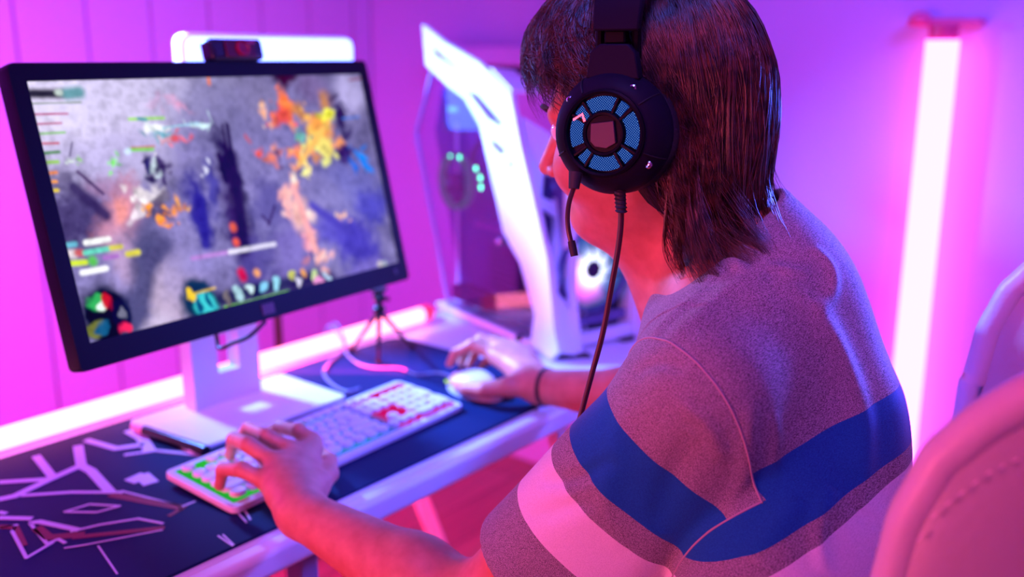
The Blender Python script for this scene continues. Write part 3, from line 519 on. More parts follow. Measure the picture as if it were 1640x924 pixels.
row(4, [1]*13+[2, -.25, 1, 1, 1, -.25, 1, 1, 1, 1]); row(3, [1.5]+[1]*12+[1.5, -.25, 1, 1, 1, -.25, 1, 1, 1]); row(2, [1.75]+[1]*11+[2.25, -3.5, 1, 1, 1])
row(1, [2.25]+[1]*10+[2.75, -1.25, 1, -1.25, 1, 1, 1]); row(0, [1.25]*3+[6.25]+[1.25]*4+[-.25, 1, 1, 1, -.25, 2, 1])
rows.append((21.5, 2.5, -1)); rows.append((21.5, .5, -1))
def cap(mb, x, y, w_, h_):
    cx_, cy_ = (x+w_/2-11.25)*U, (y+h_/2-3.12)*U; hw, hh = w_*U/2-.0008, h_*U/2-.0008; r0 = min(hw, hh)*.96
    lv = [(1, .006), (1, .0085), (.93, .0108), (.80, .0118), (.6, .0114)]; ps = []
    for s_, z in lv:
        d_ = min(hw, hh)*(1-s_); ps.append([kp(cx_+a, cy_+b_, z) for a, b_ in rr_poly(-hw+d_, -hh+d_, hw-d_, hh-d_, max(r0*s_*.99, .0005), 4)])
    n = len(ps[0]); vs = [p for l in ps for p in l]; fs = [tuple(range(n))[::-1], tuple(range(n*(len(lv)-1), n*len(lv)))]
    for i in range(len(lv)-1): fs += [(i*n+k, i*n+(k+1) % n, (i+1)*n+(k+1) % n, (i+1)*n+k) for k in range(n)]
    mb.add(vs, fs)
keys = [(x, y, 1 if w_ < 0 else w_, 2 if w_ < 0 else 1) for x, y, w_ in rows]
keys = [(x, y-(1 if 0 else 0) if h_ == 1 else y-.5, w_, h_) for x, y, w_, h_ in keys]
keys.sort(key=lambda k: (k[0]*.628+k[1]*.777))
rest = MB()
for i, (x, y, w_, h_) in enumerate(keys):
    if i < 99:
        mb = MB(); cap(mb, x, y, w_, h_); mb.build('key', m_cap, kb, smooth=50)
    else: cap(rest, x, y, w_, h_)
if rest.n: tag(rest.build('key', m_cap, kb, smooth=50), kind='stuff')
stems = MB()
for (x, y, w_, h_) in keys: stems.box(kp((x+w_/2-11.25)*U, (y+h_/2-3.12)*U, .005), (.005, .005, .004), Rk)
stems.build('key_switches', mat('frosted_switch', (.7, .7, .75), .4), kb)
MB().tube([(0.9809, 1.1065, 0.7520), (0.9610, 1.1160, 0.7500), (0.9720, 1.1624, 0.7480), (0.9999, 1.2175, 0.7480), (1.0521, 1.2605, 0.7480), (1.1005, 1.2838, 0.7500), (1.1214, 1.3024, 0.7520), (1.1019, 1.2892, 0.7750), (1.16, 1.40, .755), (1.16, 1.45, .6), (1.16, 1.48, .3)], .0026, 10, smooth=8).build('cable', mat('pale_cable', (.2, .19, .32), .5), kb)
# ------------------------------------------------------------------ mouse
ms = thing('mouse', 'white computer mouse with glowing rainbow strip under the right hand', 'mouse', (1.105, .975, DZ+.004))
mo = V(1.104, .966, DZ+.004); Rms = rotz(-.12)
mvs, mfs = [], []; nu, nv2 = 28, 12
for j in range(nv2+1):
    t = j/nv2*PI/2
    for i in range(nu):
        a = 2*PI*i/nu; lx = .031*math.cos(a)*(1+.08*math.cos(2*a)); ly = .060*math.sin(a); rr = math.cos(t)**.55 if j < nv2 else .001
        z = .036*math.sin(t)*(1-.28*(max(0, ly*rr)/.06)**1.5-.25*(max(0, -ly*rr)/.06)**2); mvs.append(mo+Rms.dot(V(lx*rr, ly*rr, z)))
mfs = [(j*nu+i, j*nu+(i+1) % nu, (j+1)*nu+(i+1) % nu, (j+1)*nu+i) for j in range(nv2) for i in range(nu)]+[tuple(range(nu))[::-1], tuple(nv2*nu+i for i in range(nu))]
mesh_obj('shell', mvs, mfs, mat('white_mouse_shell', (.8, .78, .84), .35), ms, smooth=60)
m_rb = bpy.data.materials.new('rainbow_strip'); m_rb.use_nodes = True; nt = m_rb.node_tree; nt.nodes.clear()
tc = nt.nodes.new('ShaderNodeTexCoord'); sx = nt.nodes.new('ShaderNodeSeparateXYZ'); mr = nt.nodes.new('ShaderNodeMapRange'); mr.inputs['From Min'].default_value = -.03; mr.inputs['From Max'].default_value = .03; cr = nt.nodes.new('ShaderNodeValToRGB')
cr.color_ramp.elements[0].color = (1, .03, .25, 1); cr.color_ramp.elements[1].color = (.4, 1, .12, 1); el = cr.color_ramp.elements.new(.5); el.color = (1, .4, .2, 1); e = nt.nodes.new('ShaderNodeEmission'); e.inputs[1].default_value = 1.1; o_ = nt.nodes.new('ShaderNodeOutputMaterial')
nt.links.new(tc.outputs['Object'], sx.inputs[0]); nt.links.new(sx.outputs[1], mr.inputs[0]); nt.links.new(mr.outputs[0], cr.inputs[0]); nt.links.new(cr.outputs[0], e.inputs[0]); nt.links.new(e.outputs[0], o_.inputs[0])
MB().tube([mo+Rms.dot(V(-.030*math.sqrt(max(0, 1-(y/.062)**2))-.0015, y, .014+.006*math.cos(y*40))) for y in np.linspace(-.022, .045, 9)], .0028, 8, smooth=3).build('glow_strip', m_rb, ms)
MB().lathe(mo+Rms.dot(V(0, .030, .027)), Rms.dot(V(1, 0, 0)), [(.009, -.004), (.010, -.002), (.010, .002), (.009, .004)], 20).build('scroll_wheel', M_rubber, ms)
MB().tube([mo+Rms.dot(V(0, .058, .012)), (1.1222, 1.0667, 0.7500), (1.0974, 1.0902, 0.7480), (1.1015, 1.1368, 0.7480), (1.0759, 1.1728, 0.7480), (1.0724, 1.2090, 0.7480), (1.0913, 1.2583, 0.7480), (1.1112, 1.2907, 0.7520), (1.1049, 1.2857, 0.7750), (1.175, 1.40, .755), (1.175, 1.45, .55)], .0020, 10, smooth=8).build('cable', mat('pale_cable_b', (.2, .19, .32), .5), ms)

# ------------------------------------------------------------------ mini tripod and slim stick on the desk
tp = thing('mini_tripod', 'small black tabletop tripod standing on the mat behind the keyboard', 'tripod', (1.15, 1.24, DZ+.004))
th = V((1.0526, 1.1320, 0.8698))
for q in ((1.1183, 1.2819, 0.7460), (1.1056, 1.1948, 0.7460), (1.2073, 1.2111, 0.7460)):
    MB().tube([th+V(0, 0, -.006), q], [.0042, .0032], 10).build('leg', M_black, tp)
    MB().lathe(V(q)-V(0, 0, .0015), (0, 0, 1), [(.005, 0), (.0055, .004), (.004, .009)], 12).build('rubber_tip', M_rubber, tp)
MB().lathe(th-V(0, 0, .010), (0, 0, 1), [(.008, 0), (.011, .004), (.011, .010), (.006, .014), (.005, .018), (.009, .022), (.011, .030), (.007, .036), (.006, .040)], 20).build('ball_head', M_blackg, tp)
MB().lathe(th+V(0, 0, .028), (0, 0, 1), [(.014, 0), (.015, .002), (.015, .005), (.003, .006)], 20).build('top_plate', M_black, tp)
MB().tube([th+V(0, 0, .012), th+V(.014, -.012, .014)], .0035, 8).build('lock_knob', M_black, tp)
sk = thing('stylus', 'slim black stick with a pale reddish tip lying left of the monitor stand', 'stick', (0.6713, 1.1734, 0.7450))
MB().tube([(0.6637, 1.2137, 0.7520), (0.6777, 1.0825, 0.7520)], .0075, 12).build('barrel', M_blackg, sk)
MB().tube([(0.6604, 1.2399, 0.7520), (0.6637, 1.2137, 0.7520)], [.005, .0074], 12).build('tip', mat('pale_red_tip', (.8, .35, .45), .4), sk)
# clutter on the floor under the desk
fb = thing('storage_box', 'reddish box standing on the floor under the desk', 'box', (1.5, 2.1, 0))
MB().box((1.5, 2.1, .10), (.26, .2, .20)).build('carton', mat('red_card', (.55, .12, .14), .6), fb, bevel=.004)
MB().box((1.5, 2.1, .2035), (.264, .204, .007)).build('lid', mat('red_card_lid', (.6, .14, .18), .6), fb, bevel=.002)

# ------------------------------------------------------------------ implicit surfaces -> one continuous mesh
def smin(a, b_, k):
    h = np.clip(.5+.5*(b_-a)/k, 0, 1); return b_*(1-h)+a*h-k*h*(1-h)
class Cone:
    def __init__(s, a, ra, b_, rb, k=.02, sq=None):
        s.a, s.b, s.ra, s.rb, s.k = V(a), V(b_), ra, rb, k; s.c = (s.a+s.b)/2; s.R = np.linalg.norm(s.a-s.b)/2+max(ra, rb)
    def d(s, P):
        ba = s.b-s.a; L2 = ba.dot(ba)+1e-12; t = np.clip((P-s.a).dot(ba)/L2, 0, 1); return np.linalg.norm(P-s.a-t[:, None]*ba, axis=1)-(s.ra+(s.rb-s.ra)*t)
class Ell:
    def __init__(s, c, r, M=None, k=.02):
        s.c, s.r, s.M, s.k = V(c), V(r), (np.eye(3) if M is None else M), k; s.R = max(r)
    def d(s, P):
        q = (P-s.c).dot(s.M); k0 = np.linalg.norm(q/s.r, axis=1); k1 = np.linalg.norm(q/(s.r*s.r), axis=1)+1e-9; return k0*(k0-1)/k1
class Field:
    def __init__(s, base, chains=(), cuts=(), ck=.007): s.base, s.chains, s.cuts, s.ck = base, chains, cuts, ck
    def __call__(s, P, c=None, R=None):
        near = (lambda p: True) if c is None else (lambda p: np.linalg.norm(p.c-c) < p.R+R+.06)
        g = np.full(len(P), .2)
        for p in s.base:
            if near(p): g = smin(g, p.d(P), p.k)
        out = g
        for ch in s.chains:
            f = None
            for p in ch:
                if near(p): f = p.d(P) if f is None else smin(f, p.d(P), p.k)
            if f is not None: out = np.minimum(out, smin(g, f, s.ck))
        for p in s.cuts:
            if near(p): out = -smin(-out, p.d(P), p.k)
        return out
def nets(F, lo, hi, h, n=14):
    lo, hi = V(lo), V(hi); nb = np.ceil((hi-lo)/(h*n)).astype(int); B = h*n
    gi = np.stack(np.meshgrid(*[np.arange(q) for q in nb], indexing='ij'), -1).reshape(-1, 3); cen = lo+(gi+.5)*B; act = []
    for i in range(0, len(cen), 20000): act.append(np.abs(F(cen[i:i+20000])) < B*1.7)
    gi = gi[np.concatenate(act)]; dims = nb*n+4
    key = lambda a: (a[:, 0].astype(np.int64)*dims[1]+a[:, 1])*dims[2]+a[:, 2]
    m = n+1; li = np.stack(np.meshgrid(*[np.arange(-1, m)]*3, indexing='ij'), -1).reshape(-1, 3); K, VV, Q = [], [], []
    for g in gi:
        base = g*n; P = lo+(base+li)*h; c = lo+(g+.5)*B
        D = F(P, c, B*1.3).reshape(m+1, m+1, m+1)
        if D.min() > 0 or D.max() < 0: continue
        S_ = D < 0; C = D
        # cells i..i+1 for local -1..n-1 ; store vertices only for owned cells (0..n-1)
        acc = np.zeros((m, m, m, 3)); cnt = np.zeros((m, m, m))
        cell = np.stack(np.meshgrid(*[np.arange(m)]*3, indexing='ij'), -1).astype(float)
        for ax in range(3):
            o = [x for x in range(3) if x != ax]
            for a in (0, 1):
                for b_ in (0, 1):
                    s0 = [slice(0, m)]*3; s0[o[0]] = slice(a, m+a); s0[o[1]] = slice(b_, m+b_); s1 = list(s0); s1[ax] = slice(1, m+1)
                    d0, d1 = C[tuple(s0)], C[tuple(s1)]; cr = (d0 < 0) != (d1 < 0); t = np.where(cr, d0/(d0-d1+1e-20), 0)
                    p = cell.copy(); p[..., ax] += t; p[..., o[0]] += a; p[..., o[1]] += b_; acc += p*cr[..., None]; cnt += cr
        own = cnt > 0; own[0] = False; own[:, 0] = False; own[:, :, 0] = False
        ci = np.argwhere(own)
        if len(ci):
            K.append(key(base+ci-1)); VV.append(lo+(base-1+acc[own]/cnt[own][:, None])*h)
        for ax in range(3):
            o = [(ax+1) % 3, (ax+2) % 3]; s0 = [slice(1, m)]*3; s1 = list(s0); s1[ax] = slice(2, m+1)
            a0, a1 = S_[tuple(s0)], S_[tuple(s1)]
            for flip in (0, 1):
                e = np.argwhere((a0 & ~a1) if not flip else (~a0 & a1))
                if not len(e): continue
                e = e+base; u = np.zeros(3, int); u[o[0]] = 1; v_ = np.zeros(3, int); v_[o[1]] = 1
                q = [key(e), key(e-u), key(e-u-v_), key(e-v_)]
                if flip: q = q[::-1]
                Q.append(np.stack(q, 1))
    K = np.concatenate(K); VV = np.concatenate(VV); Q = np.concatenate(Q); so = np.argsort(K); K = K[so]; VV = VV[so]
    ix = np.searchsorted(K, Q); ix = np.clip(ix, 0, len(K)-1); ok = (K[ix] == Q).all(1); return VV, ix[ok]
def vnormals(v, f):
    n = np.zeros_like(v); fn = np.cross(v[f[:, 2]]-v[f[:, 0]], v[f[:, 3]]-v[f[:, 1]])
    for k in range(4): np.add.at(n, f[:, k], fn)
    return n/(np.linalg.norm(n, axis=1)[:, None]+1e-12)
def relax(v, f, it=1, lam=.5):
    e = np.concatenate([f[:, [0, 1]], f[:, [1, 2]], f[:, [2, 3]], f[:, [3, 0]]]); e = np.concatenate([e, e[:, ::-1]])
    cnt = np.bincount(e[:, 0], minlength=len(v)).astype(float)
    for _ in range(it):
        a = np.stack([np.bincount(e[:, 0], weights=v[e[:, 1], k], minlength=len(v)) for k in range(3)], 1)/np.maximum(cnt, 1)[:, None]; v = v+(a-v)*lam
    return v
def np_mesh(name, v, f, m, parent):
    org = V((v[:, 0].min()+v[:, 0].max())/2, (v[:, 1].min()+v[:, 1].max())/2, v[:, 2].min()); v = v-org
    me = bpy.data.meshes.new(name); me.vertices.add(len(v)); me.vertices.foreach_set('co', v.astype(np.float32).ravel())
    k = f.shape[1]; me.loops.add(len(f)*k); me.loops.foreach_set('vertex_index', f.astype(np.int32).ravel()); me.polygons.add(len(f))
    me.polygons.foreach_set('loop_start', np.arange(0, len(f)*k, k, dtype=np.int32)); me.polygons.foreach_set('loop_total', np.full(len(f), k, np.int32))
    me.polygons.foreach_set('use_smooth', [True]*len(f)); me.update(); me.validate(); me.materials.append(m)
    o = bpy.data.objects.new(name, me); COL.objects.link(o); o.parent = parent; o.location = tuple(org-wloc(parent)); return o

# ------------------------------------------------------------------ the person
person = thing('person', 'seated person in grey, blue and white striped t-shirt, hands on keyboard and mouse', 'person', (.86, .2, 0))
HC = V(.824, .492, 1.219)                      # middle of the head between the ears
ha = math.radians(13); hp = math.radians(10)   # heading left of +Y, nod
hx = V(math.cos(ha), math.sin(ha), 0); hf0 = V(-math.sin(ha), math.cos(ha), 0)
hf = hf0*math.cos(hp)-V(0, 0, 1)*math.sin(hp); hu = np.cross(hx, hf)
HM = np.array([hx, hf, hu]).T
def hd(x, y, z): return HC+HM.dot(V(x, y, z))
sa = math.radians(8); sx_ = V(math.cos(sa), math.sin(sa), 0); sy_ = V(-math.sin(sa), math.cos(sa), 0)
LS, RS = V(.703, .358, 1.003), V(1.030, .412, .998); LE, RE = V(.632, .548, .742), V(1.14, .62, .80); LW, RW = V(.608, .782, .782), V(1.122, .838, .778)
C7 = V(.866, .378, 1.098)
tilt = math.radians(24); TU = V(0, math.sin(tilt), math.cos(tilt)); TF = np.cross(V(1, 0, 0), TU)*-1
TU2 = sy_*math.sin(tilt)+V(0, 0, 1)*math.cos(tilt); TF2 = sy_*math.cos(tilt)-V(0, 0, 1)*math.sin(tilt); TM = np.array([sx_, TF2, TU2]).T
def torso(g, shirt):
    k = .05
    b = [Ell((.856, .355, .93), (.156+g, .098+g, .18+g), TM, k), Ell((.776, .264, .76), (.166+g, .105+g, .17+g), TM, .06), Ell((.83, .185, .585), (.172+g, .12+g, .13+g), TM, .06),
         Cone(C7-V(.03, .01, .045), .062+g*.6, LS, .050+g, .05), Cone(C7+V(.025, -.01, -.055), .056+g*.6, RS, .050+g, .05),
         Cone(C7-V(0, .01, .06), .07+g*.7, C7-V(0, .05, .16), .085+g*.7, .05)]
    return b
base = [Ell(hd(0, -.012, .048), (.074, .096, .088), HM, .02), Ell(hd(0, .038, -.012), (.058, .054, .072), HM, .035),
    Cone(hd(-.052, .005, -.058), .015, hd(-.012, .066, -.088), .015, .03), Cone(hd(.052, .005, -.058), .015, hd(.012, .066, -.088), .015, .03), Cone(hd(-.008, .068, -.086), .016, hd(.008, .068, -.086), .016, .02),
    Cone(hd(0, .088, .012), .008, hd(0, .113, -.030), .0105, .012), Ell(hd(-.012, .100, -.036), (.008, .010, .007), HM, .006), Ell(hd(.012, .100, -.036), (.008, .010, .007), HM, .006),
    Cone(hd(-.045, .074, .022), .010, hd(-.012, .090, .020), .009, .014), Cone(hd(.045, .074, .022), .010, hd(.012, .090, .020), .009, .014),
    Cone(hd(-.018, .080, -.056), .006, hd(0, .088, -.053), .006, .006), Cone(hd(.018, .080, -.056), .006, hd(0, .088, -.053), .006, .006), Cone(hd(-.014, .081, -.065), .006, hd(.014, .081, -.065), .0065, .006),
    Ell(hd(-.048, .055, -.035), (.02, .03, .028), HM, .025), Ell(hd(.048, .055, -.035), (.02, .03, .028), HM, .025),
    Ell(hd(-.079, -.004, .0), (.006, .020, .031), HM, .008), Ell(hd(.079, -.004, .0), (.006, .020, .031), HM, .008),
    Cone(hd(0, -.030, -.03), .058, C7+V(-.002, .022, -.03), .060, .04), Cone(hd(0, .02, -.085), .038, C7+V(0, .085, -.075), .045, .05)]
base += torso(-.004, False)
base += [Cone(LS, .052, LE, .042, .03), Cone(LE, .043, LE+(LW-LE)*.35, .042, .02), Cone(LE+(LW-LE)*.35, .042, LW, .0265, .02),
         Cone(RS, .052, RE, .042, .03), Cone(RE, .043, RE+(RW-RE)*.35, .040, .02), Cone(RE+(RW-RE)*.35, .040, RW, .0265, .02)]
# legs and feet
for s_, kn, an in ((-1, V(.70, .62, .535), V(.69, .60, .10)), (1, V(1.03, .66, .535), V(1.05, .66, .10))):
    hip = V(.86+s_*.09, .2+s_*.012, .56); base += [Cone(hip, .082, kn, .052, .04), Cone(kn, .052, kn+(an-kn)*.35+V(0, -.012, 0), .052, .02), Cone(kn+(an-kn)*.35+V(0, -.012, 0), .052, an, .034, .02), Cone(an+V(0, -.02, -.05), .034, an+V(0, .13, -.066), .026, .02)]
# palms: a fan of cones from the wrist to each knuckle, flattened
def palm(W, mcps, back, thumbroot):
    out = [Cone(W, .024, sum(mcps)/4*.5+W*.5, .022, .02)]
    for i, m_ in enumerate(mcps): out.append(Cone(W+(m_-W)*.15, .018, m_, .0115, .016))
    for i in range(3): out.append(Cone(mcps[i]*.6+W*.4, .012, mcps[i+1]*.9+W*.1, .0105, .016))
    out.append(Cone(W+(thumbroot-W)*.2, .018, thumbroot, .0145, .018)); return out
def finger(pts, r): return [Cone(pts[i], r[i], pts[i+1], r[i+1], .004) for i in range(len(pts)-1)]
LM = [V((0.6177, 0.8615, 0.7950)), V((0.6407, 0.8776, 0.8060)), V((0.6729, 0.8888, 0.8080)), V((0.7129, 0.8973, 0.8040))]      # little .. index knuckles
L_f = [finger([LM[0], V((0.6024, 0.8896, 0.8080)), V((0.6015, 0.9280, 0.7970)), V((0.6003, 0.9352, 0.7740))], [.0105, .0092, .0082, .0068]),
       finger([LM[1], V((0.6309, 0.9152, 0.8230)), V((0.6446, 0.9660, 0.8120)), V((0.6630, 1.0032, 0.7740))], [.0112, .0098, .0088, .0072]),
       finger([LM[2], V((0.6581, 0.9147, 0.8240)), V((0.6746, 0.9763, 0.8140)), V((0.7105, 1.0466, 0.7740))], [.0115, .010, .009, .0074]),
       finger([LM[3], V((0.7057, 0.9145, 0.8170)), V((0.7142, 0.9656, 0.8060)), V((0.7352, 1.0270, 0.7740))], [.011, .0098, .0088, .0072]),
       finger([V((0.6607, 0.8263, 0.7850)), V((0.6959, 0.8476, 0.7820)), V((0.7291, 0.8857, 0.7760)), V((0.7463, 0.9247, 0.7730))], [.0145, .0125, .0105, .0085])]
base += palm(LW+V(0, .012, 0), LM, None, V((0.6607, 0.8263, 0.7850)))
RM = [V((1.1458, 0.9103, 0.8030)), V((1.1273, 0.9239, 0.8080)), V((1.0999, 0.9220, 0.8080)), V((1.0758, 0.9018, 0.8000))]     # little .. index seen end-on, hand over the mouse
RM = [V(1.205, .938, .795), V(1.188, .953, .803), V(1.165, .960, .806), V(1.141, .956, .802)]
R_f = [finger([RM[0], V(1.195, .975, .794), V(1.180, .998, .776), V(1.162, 1.008, .757)], [.0105, .009, .008, .0065]),
       finger([RM[1], V(1.182, .990, .808), V(1.168, 1.013, .792), V(1.150, 1.018, .768)], [.0112, .0098, .0086, .007]),
       finger([RM[2], V(1.159, .999, .814), V(1.144, 1.020, .796), V(1.132, 1.020, .776)], [.0115, .010, .0088, .0072]),
       finger([RM[3], V(1.128, .992, .814), V(1.111, 1.012, .800), V(1.102, 1.018, .782)], [.011, .0098, .0086, .007]),
       finger([V(1.090, .882, .775), V(1.066, .912, .772), V(1.062, .945, .766), V(1.072, .972, .760)], [.0150, .0125, .0105, .0085])]
base += palm(RW+V(0, .010, 0), RM, None, V(1.090, .882, .778))
cuts = [Ell(hd(-.032, .097, .004), (.017, .016, .012), HM, .010), Ell(hd(.032, .097, .004), (.017, .016, .012), HM, .010)]
bodyF = Field(base, L_f+R_f, cuts)
bv, bf = nets(bodyF, (.50, -.02, 0.0), (1.32, 1.10, 1.42), .0027)
bv = relax(bv, bf, 2, .4)
m_skin = bpy.data.materials.new('skin'); m_skin.use_nodes = True; nt = m_skin.node_tree; b = nt.nodes['Principled BSDF']
b.inputs['Base Color'].default_value = (.66, .38, .28, 1); b.inputs['Roughness'].default_value = .48; b.inputs['Subsurface Weight'].default_value = .12; b.inputs['Subsurface Radius'].default_value = (.012, .005, .003); b.inputs['Subsurface Scale'].default_value = .6
tc = nt.nodes.new('ShaderNodeTexCoord'); n1 = nt.nodes.new('ShaderNodeTexNoise'); n1.inputs['Scale'].default_value = 55; n1.inputs['Detail'].default_value = 6
cr = nt.nodes.new('ShaderNodeValToRGB'); cr.color_ramp.elements[0].position = .3; cr.color_ramp.elements[0].color = (.56, .17, .12, 1); cr.color_ramp.elements[1].position = .7; cr.color_ramp.elements[1].color = (.70, .25, .18, 1)
n2 = nt.nodes.new('ShaderNodeTexNoise'); n2.inputs['Scale'].default_value = 600; bp = nt.nodes.new('ShaderNodeBump'); bp.inputs['Strength'].default_value = .12; bp.inputs['Distance'].default_value = .001
for n in (n1, n2): nt.links.new(tc.outputs['Object'], n.inputs['Vector'])
nt.links.new(n1.outputs[0], cr.inputs[0]); nt.links.new(cr.outputs[0], b.inputs['Base Color']); nt.links.new(n2.outputs[0], bp.inputs['Height']); nt.links.new(bp.outputs[0], b.inputs['Normal'])
body = np_mesh('body', bv, bf, m_skin, person)
# finger nails, eyes
m_nail = mat('nail', (.8, .5, .42), .25)
m_eye = mat('eyeball', (.85, .85, .88), .15); m_iris = mat('dark_iris', (.03, .02, .015), .15)
for s_ in (-1, 1):
    ey = MB().lathe(hd(s_*.032, .078, .004), hf, [(.0115*math.sin(PI*i/12)+1e-5, -.0115*math.cos(PI*i/12)) for i in range(13)], 20).build('eye', m_eye, person, smooth=180)
    MB().lathe(hd(s_*.032, .078, .004), hf, [(.0055, .0102), (.004, .0113), (.001, .0118)], 16).build('iris', m_iris, ey, smooth=180)
    MB().tube([hd(s_*.016, .098, .026), hd(s_*.032, .095, .031), hd(s_*.048, .082, .028)], [.002, .003, .0012], 6, smooth=4).build('eyebrow', mat('brow_hair', (.03, .015, .01), .6), person)

# trousers
def legs(g):
    out = []
    for s_, kn, an in ((-1, V(.70, .62, .535), V(.69, .60, .10)), (1, V(1.03, .66, .535), V(1.05, .66, .10))):
        hip = V(.86+s_*.09, .2+s_*.012, .56); out += [Cone(hip, .082+g, kn, .056+g, .04), Cone(kn, .056+g, kn+(an-kn)*.35, .056+g, .02), Cone(kn+(an-kn)*.35, .056+g, an+V(0, 0, .0), .042+g, .02)]
    return out
tv, tf = nets(Field(legs(.01)+[Ell((.83, .185, .585), (.182, .132, .125), TM, .05)]), (.5, -.02, 0), (1.32, .9, .76), .005)
np_mesh('trousers', relax(tv, tf, 2), tf, mat('dark_denim', (.02, .03, .07), .8, bump=.4, bscale=700), person)
for an in (V(.69, .60, .10), V(1.05, .66, .10)):
    sv_, sf_ = nets(Field([Cone(an+V(0, -.03, -.052), .044, an+V(0, .14, -.068), .034, .02), Cone(an, .046, an+V(0, -.01, -.04), .046, .03)], (), [Ell(an+V(0, .05, -.3), (.4, .4, .204), None, .004)]), an-V(.1, .15, .16), an+V(.1, .25, .1), .004)
    sv_[:, 2] = np.maximum(sv_[:, 2], .001)
    np_mesh('shoe', sv_, sf_, mat('dark_shoe', (.03, .03, .04), .6), person)

# t-shirt
HL = LS+(LE-LS)*.72; HRr = RS+(RE-RS)*.88; aL = (LE-LS)/np.linalg.norm(LE-LS); aR = (RE-RS)/np.linalg.norm(RE-RS)
shb = torso(.010, True)+[Cone(LS, .058, HL, .062, .028), Cone(LS+V(.012, -.014, -.030), .052, HL+V(.010, -.022, -.026), .064, .014), Cone(RS, .054, HRr, .060, .04), Ell((.795, .230, .70), (.170, .135, .12), TM, .05)]
nk = C7+V(-.004, .030, .0); nkd = (hd(0, -.02, -.05)-nk); nkd = nkd/np.linalg.norm(nkd)
class Slab:   # removes everything beyond a plane inside a sphere
    def __init__(s, o, n, R, k=.006): s.o, s.n, s.c, s.R, s.k = V(o), V(n), V(o), R, k
    def d(s, P): return np.maximum(-(P-s.o).dot(s.n), np.linalg.norm(P-s.o, axis=1)-s.R)
neckcut = Cone(nk-nkd*.03+V(0, .004, 0), .0655, nk+nkd*.14, .072, .005)
shb.append(Cone(nk-nkd*.03+V(0, -.002, 0), .072, nk+nkd*.014-V(0, .004, 0), .070, .03))
shcuts = [neckcut, Slab(nk+nkd*.018, nkd, .15, .004), Slab(HL+aL*.012, aL, .14), Slab(HRr+aR*.012, aR, .14), Cone(HL-aL*.05, .050, HL+aL*.08, .060, .004), Cone(HL-aL*.04+V(.010, -.022, -.026), .050, HL+aL*.08+V(.010, -.022, -.026), .062, .004), Cone(HRr-aR*.05, .055, HRr+aR*.08, .067, .004), Slab((.85, .22, .60), (0, 0, -1), .4)]
shF = Field(shb, (), shcuts)
sv, sf = nets(shF, (.46, 0.0, .54), (1.30, .62, 1.22), .003)
sv = relax(sv, sf, 3, .5); nrm = vnormals(sv, sf)
# sleeve / torso division: a tilted plane through each shoulder
seamL_o = LS+V(-.008, .004, -.020); seamL_n = -V(.86, -.33, .40); seamL_n /= np.linalg.norm(seamL_n)
seamR_o = RS-V(.025, .0, 0); seamR_n = V(.93, .10, -.30); seamR_n /= np.linalg.norm(seamR_n)
mL = (sv-seamL_o).dot(seamL_n); mR = (sv-seamR_o).dot(seamR_n)
